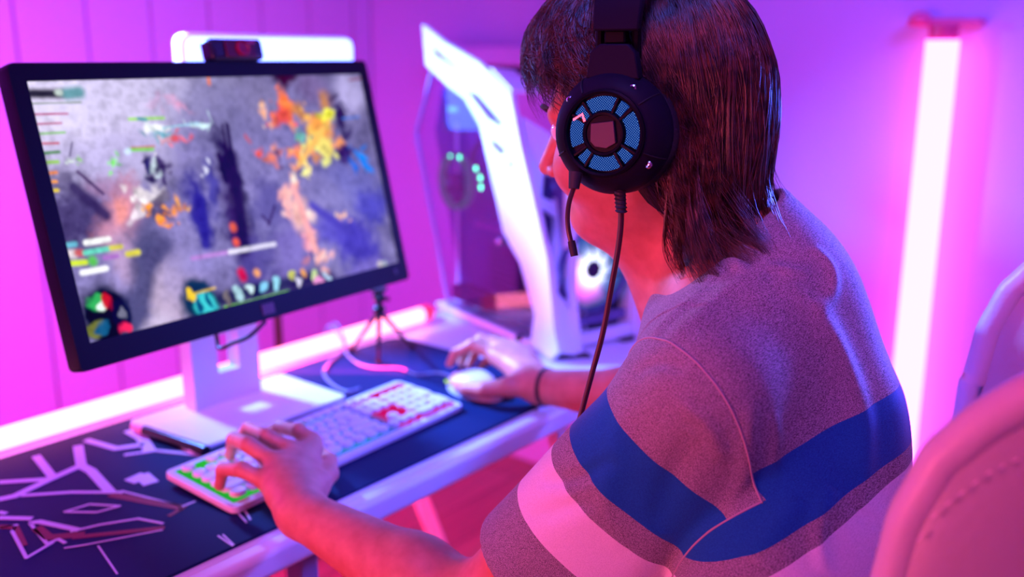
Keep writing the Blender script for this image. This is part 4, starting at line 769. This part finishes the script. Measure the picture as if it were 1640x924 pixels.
# folds
def fold(pts, amp, wd):
    P = np.array(catmull([V(p) for p in pts], 8)); best = np.full(len(sv), 1e9); tt = np.zeros(len(sv))
    for i in range(len(P)-1):
        a, e_ = P[i], P[i+1]-P[i]; t = np.clip((sv-a).dot(e_)/(e_.dot(e_)+1e-12), 0, 1); d = np.linalg.norm(sv-a-t[:, None]*e_, axis=1); u = d < best; best = np.where(u, d, best); tt = np.where(u, (i+t)/(len(P)-1), tt)
    return amp*np.exp(-(best/wd)**2)*np.sin(np.clip(tt, 0, 1)*PI)**.6
disp = np.zeros(len(sv))
FOLDS = [([(0.9007, 0.459, 1.072), (0.7686, 0.361, 1.1049), (0.7876, 0.328, 1.1018), (0.809, 0.3074, 1.0943)], 0.004, 0.007), ([(0.83, 0.3176, 1.1153), (0.8332, 0.2998, 1.0969), (0.8174, 0.2921, 1.0779), (0.7871, 0.2963, 1.0662)], 0.005, 0.008), ([(0.7816, 0.325, 1.0966), (0.7874, 0.3029, 1.0764), (0.7981, 0.2818, 1.0437), (0.7985, 0.2679, 1.0119), (0.7882, 0.2523, 0.9722), (0.7706, 0.2399, 0.9351)], 0.005, 0.016), ([(0.7871, 0.2963, 1.0662), (0.8005, 0.2761, 1.0327), (0.8061, 0.2548, 0.9895), (0.7915, 0.2406, 0.9509), (0.7549, 0.2267, 0.9104)], 0.004, 0.013), ([(0.6568, 0.3696, 1.0489), (0.6915, 0.3609, 1.0696), (0.7397, 0.3517, 1.0889), (0.7727, 0.3327, 1.097)], 0.004, 0.009), ([(0.6718, 0.3906, 1.052), (0.7005, 0.3838, 1.069), (0.7334, 0.3723, 1.0868)], 0.003, 0.007), ([(0.6392, 0.3463, 1.016), (0.6474, 0.3218, 0.9984), (0.6659, 0.3124, 0.9623)], 0.003, 0.007), ([(0.6941, 0.2903, 1.0027), (0.7033, 0.2871, 0.9788), (0.7028, 0.2871, 0.9455)], 0.003, 0.008), ([(0.6754, 0.2989, 1.0169), (0.6746, 0.299, 0.985), (0.6826, 0.3029, 0.9481), (0.6755, 0.314, 0.9134)], 0.004, 0.009), ([(0.6244, 0.4722, 0.9125), (0.6211, 0.4292, 0.9297), (0.6289, 0.3937, 0.9546)], -0.004, 0.007), ([(0.608, 0.4732, 0.8819), (0.6131, 0.4361, 0.9011), (0.6219, 0.4034, 0.917)], -0.003, 0.008), ([(0.6417, 0.3945, 1.0036), (0.6299, 0.3977, 0.9616), (0.6237, 0.3984, 0.9179), (0.6344, 0.3846, 0.8713)], 0.003, 0.012), ([(0.6446, 0.3307, 0.9862), (0.6472, 0.3472, 0.9477), (0.6477, 0.3625, 0.8911)], -0.004, 0.012), ([(0.7096, 0.2642, 0.9275), (0.6809, 0.2718, 0.9084), (0.6556, 0.2804, 0.8883)], 0.003, 0.009), ([(0.7388, 0.2494, 0.9324), (0.7052, 0.2448, 0.9075), (0.684, 0.2293, 0.8833)], 0.003, 0.008), ([(0.6501, 0.3945, 1.0234), (0.6499, 0.371, 1.0396), (0.6505, 0.3427, 1.0402)], -0.003, 0.007)]
#FOLDS#
for pts, amp, wd in FOLDS: disp += fold(pts, amp, wd)
nv_ = np.array([noise.noise(Vector((p[0]*9+4, p[1]*9, p[2]*4)))*.0045+noise.noise(Vector((p[0]*24, p[1]*24, p[2]*9+3)))*.0016 for p in sv]); disp += nv_
def _min(prims):
    g = None
    for q in prims: d = q.d(sv); g = d if g is None else np.minimum(g, d)
    return g
dT = _min(torso(.010, True)); dAL = _min([q for q in shb if isinstance(q, Cone) and np.linalg.norm(q.b-HL) < .06]); dAR = _min([q for q in shb if isinstance(q, Cone) and np.linalg.norm(q.b-HRr) < .06])
inL = np.minimum(mL, dT-dAL+.012); inR = np.minimum(mR, dT-dAR+.012)
sv = sv+nrm*disp[:, None]
def smooth_arr(n): return n
m_sh = bpy.data.materials.new('striped_jersey'); m_sh.use_nodes = True; nt = m_sh.node_tree; b = nt.nodes['Principled BSDF']; b.inputs['Roughness'].default_value = .85; b.inputs['Specular IOR Level'].default_value = .2
b.inputs['Sheen Weight'].default_value = .25; b.inputs['Sheen Roughness'].default_value = .4
def N(t, **k):
    n = nt.nodes.new(t)
    for a, c in k.items(): setattr(n, a, c)
    return n
def math_(op, a, c):
    n = N('ShaderNodeMath', operation=op)
    for i, x in enumerate((a, c)):
        if x is None: continue
        if hasattr(x, 'links') or hasattr(x, 'is_linked'): nt.links.new(x, n.inputs[i])
        else: n.inputs[i].default_value = x
    return n.outputs[0]
at = {k: N('ShaderNodeAttribute', attribute_name=k).outputs['Fac'] for k in ('t_body', 't_sleeve', 'in_sleeve')}
def stripes(t, bounds):    # bounds: start/end of the blue band and white band -> two masks
    (b0, b1), (w0, w1) = bounds
    return math_('MULTIPLY', math_('GREATER_THAN', t, b0), math_('LESS_THAN', t, b1)), math_('MULTIPLY', math_('GREATER_THAN', t, w0), math_('LESS_THAN', t, w1))
BODY_B = ((.166, .219), (.235, .283)); SLV_B = ((.052, .106), (.132, .184))
bb, bw_ = stripes(at['t_body'], BODY_B); sb, sw = stripes(at['t_sleeve'], SLV_B)
ins = math_('GREATER_THAN', at['in_sleeve'], 0.0); inv = math_('SUBTRACT', 1.0, ins)
blue = math_('ADD', math_('MULTIPLY', bb, inv), math_('MULTIPLY', sb, ins)); white = math_('ADD', math_('MULTIPLY', bw_, inv), math_('MULTIPLY', sw, ins))
tc = N('ShaderNodeTexCoord'); mp = N('ShaderNodeMapping'); mp.inputs['Rotation'].default_value = (0, math.radians(-25), math.radians(20)); mp.inputs['Scale'].default_value = (300, 1500, 1500); nz1 = N('ShaderNodeTexNoise'); nz1.inputs['Scale'].default_value = 1; nz1.inputs['Detail'].default_value = 3
nt.links.new(tc.outputs['Object'], mp.inputs[0]); nt.links.new(mp.outputs[0], nz1.inputs[0])
cr = N('ShaderNodeValToRGB'); cr.color_ramp.elements[0].position = .36; cr.color_ramp.elements[0].color = (.09, .08, .10, 1); cr.color_ramp.elements[1].position = .62; cr.color_ramp.elements[1].color = (.42, .40, .43, 1); nt.links.new(nz1.outputs[0], cr.inputs[0])
cb = N('ShaderNodeValToRGB'); cb.color_ramp.elements[0].position = .3; cb.color_ramp.elements[0].color = (.003, .075, .26, 1); cb.color_ramp.elements[1].position = .7; cb.color_ramp.elements[1].color = (.008, .16, .45, 1); nt.links.new(nz1.outputs[0], cb.inputs[0])
cw = N('ShaderNodeValToRGB'); cw.color_ramp.elements[0].position = .3; cw.color_ramp.elements[0].color = (.66, .62, .66, 1); cw.color_ramp.elements[1].position = .6; cw.color_ramp.elements[1].color = (.85, .82, .85, 1); nt.links.new(nz1.outputs[0], cw.inputs[0])
x1 = N('ShaderNodeMixRGB'); nt.links.new(blue, x1.inputs[0]); nt.links.new(cr.outputs[0], x1.inputs[1]); nt.links.new(cb.outputs[0], x1.inputs[2])
x2 = N('ShaderNodeMixRGB'); nt.links.new(white, x2.inputs[0]); nt.links.new(x1.outputs[0], x2.inputs[1]); nt.links.new(cw.outputs[0], x2.inputs[2]); nt.links.new(x2.outputs[0], b.inputs['Base Color'])
bp = N('ShaderNodeBump'); bp.inputs['Strength'].default_value = .35; bp.inputs['Distance'].default_value = .0008; nt.links.new(nz1.outputs[0], bp.inputs['Height']); nt.links.new(bp.outputs[0], b.inputs['Normal'])
shirt = np_mesh('t_shirt', sv, sf, m_sh, person); shirt['label'] = 'striped grey, blue and white short-sleeved t-shirt'
tb = -(sv-(C7-V(0, 0, .0))).dot(TU2)+.012*np.sin((sv[:, 0]-.6)*9); SLN = aL.copy()
tsl = np.where(mL > 0, (sv-LS).dot(aL), (sv-RS).dot(aR))
for nm, arr in (('t_body', tb), ('t_sleeve', tsl), ('in_sleeve', np.maximum(inL, inR))):
    a_ = shirt.data.attributes.new(nm, 'FLOAT', 'POINT'); a_.data.foreach_set('value', arr.astype(np.float32))
m_rib = mat('ribbed_heather', (.30, .28, .31), .85, bump=.5, bscale=1400)
cax = nkd
MB().lathe(nk-nkd*.004, cax, [(.0745, -.012), (.0755, .002), (.0740, .013), (.0705, .018), (.0680, .014), (.0685, -.004)], 64).build('collar', m_rib, shirt, smooth=180)
# stitched seams where sleeve meets body, and neck rib
def seam_loop(mval, o_, n_, lim):
    e = np.concatenate([sf[:, [0, 1]], sf[:, [1, 2]]]); a, c = mval[e[:, 0]], mval[e[:, 1]]; x = (a*c) < 0; e = e[x]; a, c = a[x], c[x]; t = (a/(a-c))[:, None]
    p = sv[e[:, 0]]*(1-t)+sv[e[:, 1]]*t; p = p[np.linalg.norm(p-o_, axis=1) < lim]; ctr = p.mean(0); u1 = np.cross(n_, V(0, 0, 1)); u1 /= np.linalg.norm(u1); u2 = np.cross(n_, u1)
    an = np.arctan2((p-ctr).dot(u2), (p-ctr).dot(u1)); out = []
    for k in range(64):
        a0 = -PI+2*PI*k/64; d = np.abs((an-a0+PI) % (2*PI)-PI); q = p[d < .09]
        if len(q): out.append(q[np.argsort(-np.linalg.norm(q-ctr, axis=1))[:max(1, len(q)//2)]].mean(0))
    return out+[out[0]]
for nm, mv_, o_, n_ in (('sleeve_seam', inL, seamL_o, seamL_n), ('sleeve_seam', inR, seamR_o, seamR_n)):
    lp = seam_loop(mv_, o_, n_, .16)
    MB().tube(lp, .0011, 6, cap=False, smooth=3).build(nm, mat('seam_thread', (.4, .33, .38), .8), shirt, smooth=180)
MB()
# black band on the right wrist
wd = (RW-RE)/np.linalg.norm(RW-RE)
MB().lathe(RW-wd*.006, wd, [(.0275, -.004), (.0305, -.003), (.0305, .003), (.0275, .004), (.0275, -.004)], 36).build('wrist_band', M_rubber, person)

# ------------------------------------------------------------------ hair: an inner mass and combed strands
_Z = np.linspace(-.20, .17, 371)
def _sm(a, b_):
    y = np.interp(_Z, a, b_); return np.convolve(np.pad(y, 18, mode='edge'), np.ones(37)/37, 'valid')
_BK = _sm([-.17, -.15, -.11, -.05, 0, .06, .11, .145, .165], [.150, .132, .120, .120, .124, .118, .095, .055, .0])
_FR = _sm([-.05, 0, .03, .07, .10, .13, .15, .165], [.10, .112, .124, .128, .118, .088, .050, 0])
_SD = _sm([-.19, -.14, -.08, -.03, 0, .05, .10, .14, .165], [.070, .078, .086, .090, .090, .094, .080, .045, 0])
def env(th, z):      # envelope radius in the level head frame, th from the front (0) to the back (pi), z above the ear line
    c = -math.cos(th); s_ = abs(math.sin(th))
    ii = min(370, max(0, (z+.20)/.001)); i0 = min(369, int(ii)); fr_ = ii-i0; back, front, side_ = (float(A[i0]*(1-fr_)+A[i0+1]*fr_) for A in (_BK, _FR, _SD))
    fb = back if c > 0 else front; a, b_ = side_, fb
    if a < 1e-4 or b_ < 1e-4: return 0
    return 1/math.sqrt((math.sin(th)/a)**2+(math.cos(th)/b_)**2)
def hl(th, r, z, sgn=1): return HC+hx*(math.sin(th)*r*sgn*-1)+hf0*(math.cos(th)*r)+V(0, 0, 1)*z   # th>0 is the left side
def zend(th):
    a = abs(th); return float(np.interp(a, [0, .5, .9, 1.2, 1.45, 1.6, 1.9, 2.3, 2.7, 3.15], [.035, .02, .0, -.0, -.03, -.080, -.112, -.135, -.150, -.160]))
m_hair = bpy.data.materials.new('brown_hair'); m_hair.use_nodes = True; nt = m_hair.node_tree; b = nt.nodes['Principled BSDF']; b.inputs['Base Color'].default_value = (.055, .02, .016, 1); b.inputs['Roughness'].default_value = .3; b.inputs['Specular IOR Level'].default_value = .8
tc = nt.nodes.new('ShaderNodeTexCoord'); n1 = nt.nodes.new('ShaderNodeTexNoise'); n1.inputs['Scale'].default_value = 70; cr = nt.nodes.new('ShaderNodeValToRGB'); cr.color_ramp.elements[0].position = .35; cr.color_ramp.elements[0].color = (.012, .004, .004, 1); cr.color_ramp.elements[1].position = .7; cr.color_ramp.elements[1].color = (.11, .034, .020, 1)
nt.links.new(tc.outputs['Object'], n1.inputs[0]); nt.links.new(n1.outputs[0], cr.inputs[0]); nt.links.new(cr.outputs[0], b.inputs['Base Color'])
hv, hfc = [], []; NT, NZ = 72, 22
for i in range(NT):
    th = -PI+2*PI*i/NT; z0, z1 = .158, zend(th)+.045
    for j in range(NZ+1):
        z = z0+(z1-z0)*(j/NZ); r = env(th, z)*.885; hv.append(hl(th, r, z))
for i in range(NT):
    for j in range(NZ): hfc.append((i*(NZ+1)+j, ((i+1) % NT)*(NZ+1)+j, ((i+1) % NT)*(NZ+1)+j+1, i*(NZ+1)+j+1))
hair = mesh_obj('hair', hv, hfc, mat('hair_mass', (.02, .008, .007), .6), person, smooth=180); hair.modifiers.new('thick', 'SOLIDIFY').thickness = .004
rng = np.random.RandomState(11)
NCL = 330; cl_th = rng.uniform(-PI, PI, NCL); cl_j = rng.randn(NCL); cl_f = rng.rand(NCL)
def strand(th0, zs, ln, lay, seed_, ci, n=20):
    pts = []; ze = zend(th0)+(.012*cl_j[ci])+rng.randn()*.008
    sg = 1 if th0 >= 0 else -1; a0 = abs(th0)
    ze = ze+(.03*rng.rand()**2)+(.05*rng.rand() if a0 < 1 else 0); z0 = zs
    for k in range(n):
        s_ = k/(n-1); z = z0+(ze-z0)*(s_**(1.6 if z0 > .12 else .9))
        sweep = .85*s_**1.2*math.exp(-((a0-1.35)/.8)**2)
        th = th0+sg*sweep+.22*math.sin(s_*5+cl_j[ci]*3)*s_
        thc = cl_th[ci]+sg*sweep+.22*math.sin(s_*5+cl_j[ci]*3)*s_; th = th+(thc-th)*.6*s_
        r = env(max(-PI, min(PI, th)), z)*(lay+.035*math.sin(s_*7+cl_j[ci]*5)*s_)
        fl = max(0, s_-.8)/.2
        if a0 > 1.5: r += (.046 if a0 > 2.2 else .026)*fl**1.6*(cl_f[ci] > .45)*(1 if a0 > 2.2 else .3) - .010*fl*(cl_f[ci] <= .45)
        p = hl(th, r, z); pts.append(p)
    return pts
def build_strands(name, S, rad, parent, m):
    S = np.array(S); n, k, _ = S.shape; T = np.gradient(S, axis=1); T /= np.linalg.norm(T, axis=2)[..., None]+1e-12
    a = np.cross(T, np.array([.3, .2, .93])); a /= np.linalg.norm(a, axis=2)[..., None]+1e-12; b_ = np.cross(T, a)
    taper = (1-.75*np.linspace(0, 1, k)**3)[None, :, None]; R = rad[:, None, None]*taper; vs = []
    for q in range(3):
        t = 2*PI*q/3; vs.append(S+(a*math.cos(t)+b_*math.sin(t))*R)
    vs = np.stack(vs, 2).reshape(-1, 3); idx = (np.arange(n)[:, None, None]*k*3+np.arange(k-1)[None, :, None]*3+np.arange(3)[None, None, :]); nx = (np.arange(n)[:, None, None]*k*3+np.arange(k-1)[None, :, None]*3+(np.arange(3)+1)[None, None, :] % 3)
    f = np.stack([idx, nx, nx+3, idx+3], -1).reshape(-1, 4); return np_mesh(name, vs, f, m, parent)
ST, RD = [], []
for i in range(15000):
    th0 = rng.uniform(-PI, PI); 
    if th0 < 0 and rng.rand() < .35: th0 = -th0
    ci = int(np.argmin(np.abs(cl_th-th0)+rng.rand(NCL)*.10)); u = rng.rand(); zs = .163-.10*u**1.5 if rng.rand() < .8 else .05*rng.rand()
    zs = max(zs, zend(th0)+.05); ST.append(strand(th0, zs, 0, .95+.075*rng.rand(), 0, ci)); RD.append(.00033+.00022*rng.rand())
o_ = build_strands('hair_strands', ST, np.array(RD), hair, m_hair); o_['kind'] = 'stuff'

# ------------------------------------------------------------------ headset
hs = thing('headset', 'black gaming headset with glowing blue mesh ring and microphone worn over the hair', 'headset', hd(0, 0, 0))
cn = -hx*.985+hf0*.02; cn = cn/np.linalg.norm(cn); cn = cn+V(0, 0, .03); cn /= np.linalg.norm(cn)     # outward axis of the near cup
def cupset(sgn):
    ax = cn if sgn < 0 else hx; ca_ = hf0-ax*hf0.dot(ax); ca_ /= np.linalg.norm(ca_); cb_ = np.cross(ca_, ax)
    if cb_[2] < 0: cb_ = -cb_
    o = HC+hx*(sgn*.070)+V(0, 0, -.004)+hf0*(-.002)
    return o, ax, ca_, cb_
M_hs = mat('matte_black_shell', (.008, .006, .018), .5, spec=.06); M_hs2 = mat('gloss_black_trim', (.003, .003, .008), .45, spec=.08); M_pad = mat('black_leatherette', (.012, .010, .016), .5, bump=.3, bscale=400)
for sgn in (-1, 1):
    o, ax, ca_, cb_ = cupset(sgn); cp = lambda a, b_, h: o+ca_*a+cb_*b_+ax*h
    MB().lathe(cp(0, 0, .004), ax, [(.036, 0), (.050, .0), (.0555, .006), (.056, .013), (.052, .020), (.036, .020), (.036, 0)], 56).build('ear_cushion', M_pad, hs)
    sh = MB().lathe(cp(0, 0, .022), ax, [(.051, 0), (.0545, .004), (.055, .012), (.052, .020), (.046, .028), (.0405, .032), (.0385, .0325), (.0380, .030), (.010, .030)], 64).build('cup_shell', M_hs, hs, smooth=30)
    MB().lathe(cp(0, 0, .022), ax, [(.0385, .0325), (.0385, .0355), (.0365, .0365), (.0345, .0355), (.0345, .030), (.0385, .0325)], 64).build('cup_ring', M_hs2, sh, smooth=50)
    if sgn < 0:
        # lit mesh windows between the spokes
        m_mesh = bpy.data.materials.new('lit_blue_mesh'); m_mesh.use_nodes = True; nt = m_mesh.node_tree; nt.nodes.clear()
        tc = nt.nodes.new('ShaderNodeTexCoord'); vo = nt.nodes.new('ShaderNodeTexVoronoi'); vo.voronoi_dimensions = '2D'; vo.inputs['Scale'].default_value = 620; vo.inputs['Randomness'].default_value = .05
        cx3 = nt.nodes.new('ShaderNodeCombineXYZ')
        for k_, vv in enumerate((ca_*.8+cb_*.6, cb_*.8-ca_*.6)):
            dn = nt.nodes.new('ShaderNodeVectorMath'); dn.operation = 'DOT_PRODUCT'; dn.inputs[1].default_value = tuple(vv); nt.links.new(tc.outputs['Object'], dn.inputs[0]); nt.links.new(dn.outputs['Value'], cx3.inputs[k_])
        cr = nt.nodes.new('ShaderNodeValToRGB'); cr.color_ramp.elements[0].position = .12; cr.color_ramp.elements[0].color = (.28, .55, 1, 1); cr.color_ramp.elements[1].position = .42; cr.color_ramp.elements[1].color = (.002, .02, .16, 1); el = cr.color_ramp.elements.new(.22); el.color = (.01, .07, .5, 1)
        e = nt.nodes.new('ShaderNodeEmission'); e.inputs[1].default_value = 1.0; o2 = nt.nodes.new('ShaderNodeOutputMaterial')
        nt.links.new(cx3.outputs[0], vo.inputs['Vector']); nt.links.new(vo.outputs['Distance'], cr.inputs[0]); nt.links.new(cr.outputs[0], e.inputs[0]); nt.links.new(e.outputs[0], o2.inputs[0])
        for mid, half in ((98, 26), (55, 8), (8, 30), (-42, 9), (-88, 27), (-130, 8), (178, 26), (141, 9)):
            a0, a1 = math.radians(mid-half), math.radians(mid+half); q = []
            nn = max(4, half//2)
            rI, rO = .0205, .0325
            vs = [cp(-math.cos(a0+(a1-a0)*k/nn)*r, math.sin(a0+(a1-a0)*k/nn)*r, h) for h in (.0515, .0535) for r in (rI, rO) for k in range(nn+1)]; L = nn+1; fs = []
            for k in range(nn):
                fs += [(2*L+k, 2*L+k+1, 3*L+k+1, 3*L+k), (k, L+k, L+k+1, k+1), (L+k, 3*L+k, 3*L+k+1, L+k+1), (k, k+1, 2*L+k+1, 2*L+k)]
            fs += [(0, 2*L, 3*L, L), (L-1, 2*L-1, 4*L-1, 3*L-1)]
            mesh_obj('lit_mesh', [tuple(p) for p in vs], fs, m_mesh, sh, smooth=None)
        for ang in (68, 41, -28, -56, -119, -143, 153, 128):
            a = math.radians(ang); d = -ca_*math.cos(a)+cb_*math.sin(a); t_ = np.cross(d, ax); Rr = np.array([d, t_, ax]).T
            MB().box(cp(0, 0, .0535)+d*.0265, (.0155, .0028, .005), Rr).build('spoke', M_hs2, sh, bevel=.0006)
        MB().lathe(cp(0, 0, .050), ax, [(.0200, 0), (.0200, .005), (.0185, .0065), (.0165, .0060), (.0160, .0045), (.004, .0045)], 48).build('hub', M_hs2, sh, smooth=50)
        pl_ = [cp(x, y, .0545) for x, y in ((.0115, .0085), (-.0095, .0115), (-.0125, -.0075), (-.004, -.0125), (.007, -.0115), (.0115, -.007))]
        MB().prism(pl_, ax*.003).build('hub_plate', mat('brushed_dark_plate', (.05, .018, .035), .5, 0), sh, bevel=.0005)
        MB().prism([cp(.029, .012, .0552), cp(.0195, .0175, .0552), cp(.0165, .0105, .0552), cp(.0185, .0095, .0552), cp(.0205, .0150, .0552), cp(.0285, .0100, .0552)], ax*.0015).build('copper_trim', mat('copper_trim', (.9, .35, .3), .25, 1), sh)
        for ang, r in ((60, .0455), (-32, .0475), (142, .0455)):
            a = math.radians(ang); q = cp(-math.cos(a)*r, math.sin(a)*r, .046)
            MB().lathe(q, ax, [(.0034, 0), (.0034, .003), (.0022, .0038), (.0008, .0026)], 18).build('screw', M_chrome, sh)
        for ang in (40, -22, 122, 205):      # panel joints running over the rim
            a = math.radians(ang); d = -ca_*math.cos(a)+cb_*math.sin(a)
            MB().tube([cp(0, 0, .0545)+d*.0405, cp(0, 0, .0505)+d*.0465, cp(0, 0, .0425)+d*.0522, cp(0, 0, .034)+d*.0551], .0007, 6).build('panel_joint', mat('joint_dark', (.001, .001, .002), .6), sh)
        # yoke, slider and arm above the cup
        yk = MB(); yk.prism([cp(x, y, .030) for x, y in ((.024, .047), (.021, .070), (.012, .077), (-.014, .077), (-.021, .070), (-.026, .047))], ax*.012); yoke = yk.build('yoke', M_hs, hs, bevel=.0015)
        MB().box(cp(0, .083, .032), (.020, .012, .012), np.array([ca_, cb_, ax]).T).build('yoke_neck', M_hs2, hs, bevel=.002)
        MB().prism([cp(x, y, .030) for x, y in ((.017, .088), (.0165, .106), (-.014, .109), (-.015, .090))], ax*.011).build('slider_block', M_hs2, hs, bevel=.001)
    else:
        MB().box(cp(0, .075, .012), (.03, .05, .014), np.array([ca_, cb_, ax]).T).build('yoke', M_hs, hs, bevel=.003)
# headband arc over the crown
arc = []; zt = .178
o, ax, ca_, cb_ = cupset(-1)
for k in range(25):
    t = k/24; a = PI*(1-t); arc.append((math.cos(a)*.107, .085+math.sin(a)*(.088)))
bandv, bandf = [], []
for k, (x, z) in enumerate(arc):
    a = PI*(1-k/24); n_ = V(math.cos(a), math.sin(a)); wdt = .021+.004*math.sin(a)
    for s_ in (-1, 1):
        for th_ in (-.004, .005): bandv.append(HC+hx*(x+n_[0]*th_)+V(0, 0, 1)*(z+n_[1]*th_)+hf0*(s_*wdt-.004))
for k in range(24):
    a = k*4; c = (k+1)*4; bandf += [(a, a+1, c+1, c), (a+1, a+3, c+3, c+1), (a+3, a+2, c+2, c+3), (a+2, a, c, c+2)]
bandf += [(0, 2, 3, 1), (96, 97, 99, 98)]
mesh_obj('headband', bandv, bandf, M_hs, hs, smooth=60, bevel=.002)
for s_ in (-1, 1):
    MB().tube([HC+hx*(-.098)+hf0*(s_*.017-.002)+V(0, 0, z) for z in (.055, .08, .105)], .004, 8).build('side_rod', M_hs2, hs)
o, ax, ca_, cb_ = cupset(-1); cp = lambda a, b_, h: o+ca_*a+cb_*b_+ax*h
MB().tube([(0.6880, 0.4817, 1.1827), (0.6843, 0.4807, 1.1687)], [.0062, .0048], 12).build('microphone_mount', M_rubber, hs)
mic = MB().tube([(0.6850, 0.4806, 1.1709), (0.6798, 0.4820, 1.1580), (0.6764, 0.4813, 1.1457), (0.6746, 0.4790, 1.1344), (0.6740, 0.4757, 1.1242), (0.6740, 0.4742, 1.1205)], .0022, 10, smooth=6).build('microphone_boom', mat('dark_red_boom', (.05, .02, .02), .35), hs)
MB().tube([(0.6743, 0.4752, 1.1237), (0.6739, 0.4734, 1.1183), (0.6735, 0.4709, 1.1108)], [.0033, .0036, .0034], 12).build('microphone_tip', M_rubber, mic)
MB().tube([(0.7204, 0.4571, 1.1727), (0.7198, 0.4550, 1.1657), (0.7181, 0.4528, 1.1548), (0.7169, 0.4511, 1.1466)], [.0046, .0050, .0048, .0042], 12).build('strain_relief', M_rubber, hs)
for k in range(7):
    MB().lathe(V((0.7200, 0.4559, 1.1684))+(V((0.7171, 0.4513, 1.1477))-V((0.7200, 0.4559, 1.1684)))*k/6, (0, .05, -1), [(.0044, -.0012), (.0058, 0), (.0044, .0012)], 12).build('relief_ridge', M_rubber, hs)
MB().tube([(0.7171, 0.4513, 1.1477), (0.7156, 0.4504, 1.1327), (0.7130, 0.4512, 1.1100), (0.7111, 0.4555, 1.0777), (0.7071, 0.4602, 1.0361), (0.7019, 0.4673, 0.9964), (0.6982, 0.4744, 0.9615), (0.6946, 0.4810, 0.9254), (0.6996, 0.4943, 0.8714), (0.7190, 0.5091, 0.8039), (.93, .62, .56)], .0027, 10, smooth=8).build('cable', mat('dark_red_cable', (.05, .01, .016), .35), hs)

# ------------------------------------------------------------------ chair with a wrap-around shell back
ch = thing('shell_chair', 'white padded wrap-around shell chair behind the person', 'chair', (.83, .13, 0))
m_lea = mat('pale_leatherette', (.48, .44, .50), .42, bump=.25, bscale=160); m_rim = mat('pale_rim_band', (.62, .58, .66), .4, bump=.25, bscale=160)
Cc = V(.825, .177, 0); ca8 = math.radians(7.5); cxv = V(math.cos(ca8), math.sin(ca8), 0); cyv = V(-math.sin(ca8), math.cos(ca8), 0)
def U_(phi, off=0):     # plan of the shell: phi -90..90, 0 at the back
    p = math.radians(phi); a, b_ = .250+off, .215+off
    return Cc+cxv*(a*math.sin(p))-cyv*(b_*math.cos(p))
def zr(phi):
    a = 90-abs(phi); return float(np.interp(a, [-3, 0, 4, 10, 18, 28, 45, 60, 90], [.93, 1.015, 1.058, 1.088, 1.112, 1.13, 1.17, 1.195, 1.21]))
PH = [-93, -92, -91, -90, -88, -86, -84, -81, -78, -74, -70]+list(range(-65, 66, 5))+[70, 74, 78, 81, 84, 86, 88, 90, 91, 92, 93]
def shell(off0, off1, top, bot, rnd, nz=16):
    vs, fs = [], []; n = len(PH)
    for layer, off in enumerate((off0, off1)):
        for i, ph in enumerate(PH):
            for j in range(nz+1):
                t = j/nz; z = bot+(zr(ph)-top-bot)*t; e = rnd*(max(0, t-.9)/.1)**2; e2 = rnd*max(0, (abs(ph)-84)/9)**2
                o = off+(-1 if layer else 1)*0; mid = (off0+off1)/2; o = off+(mid-off)*min(1, (e+e2)); p = U_(ph, o); vs.append((p[0], p[1], z))
    m1 = nz+1; L = n*m1
    for i in range(n-1):
        for j in range(nz):
            fs.append((i*m1+j, i*m1+j+1, (i+1)*m1+j+1, (i+1)*m1+j)); fs.append((L+i*m1+j, L+(i+1)*m1+j, L+(i+1)*m1+j+1, L+i*m1+j+1))
        fs.append((i*m1+nz, L+i*m1+nz, L+(i+1)*m1+nz, (i+1)*m1+nz)); fs.append((i*m1, (i+1)*m1, L+(i+1)*m1, L+i*m1))
    for j in range(nz):
        fs.append((j, L+j, L+j+1, j+1)); i = (n-1)*m1; fs.append((i+j, i+j+1, L+i+j+1, L+i+j))
    return vs, fs
v1, f1 = shell(-.015, .010, .008, .40, .55); mesh_obj('backrest', v1, f1, m_lea, ch, smooth=50)
# rim band: a fat rounded welt following the edge of the shell
rim = [U_(ph, -.004)+V(0, 0, zr(ph)-.012) for ph in PH]; rim = [U_(-93, -.004)+V(0, 0, .45), U_(-93, -.004)+V(0, 0, .7)]+rim+[U_(93, -.004)+V(0, 0, .7), U_(93, -.004)+V(0, 0, .45)]
MB().tube(rim, .0135, 14, smooth=3).build('rim_band', m_rim, ch, smooth=180)
stt = MB()
cl_ = [U_(ph, .0135)+V(0, 0, zr(ph)-.040) for ph in np.arange(-88, 88.1, .8)]
for i in range(0, len(cl_)-1, 2): stt.tube([cl_[i], cl_[i]+(cl_[i+1]-cl_[i])*.8], .0007, 5)
tag(stt.build('stitching', mat('pale_thread', (.8, .7, .78), .7), ch), kind='stuff')
se = MB(); se.prism([(Cc+cxv*x+cyv*y+V(0, 0, .40)) for x, y in rr_poly(-.245, -.19, .245, .30, .09)], (0, 0, .085)); se.build('seat', m_lea, ch, bevel=.03, seg=5)
MB().tube([(.82, .25, .09), (.82, .25, .40)], .026, 20).build('gas_column', M_black, ch)
MB().box((.82, .25, .385), (.26, .24, .03)).build('tilt_plate', M_black, ch, bevel=.008)
for k in range(5):
    a = 2*PI*k/5+.3; d = V(math.cos(a), math.sin(a), 0); lg = MB().tube([V(.82, .25, .10), V(.82, .25, .075)+d*.30], [.028, .016], 12).build('star_leg', M_whitem, ch)
    t_ = np.cross(d, V(0, 0, 1)); MB().lathe(V(.82, .25, .03)+d*.29-t_*.02, t_, [(.024, 0), (.0295, .004), (.0295, .036), (.024, .04)], 20).build('caster', M_black, lg)
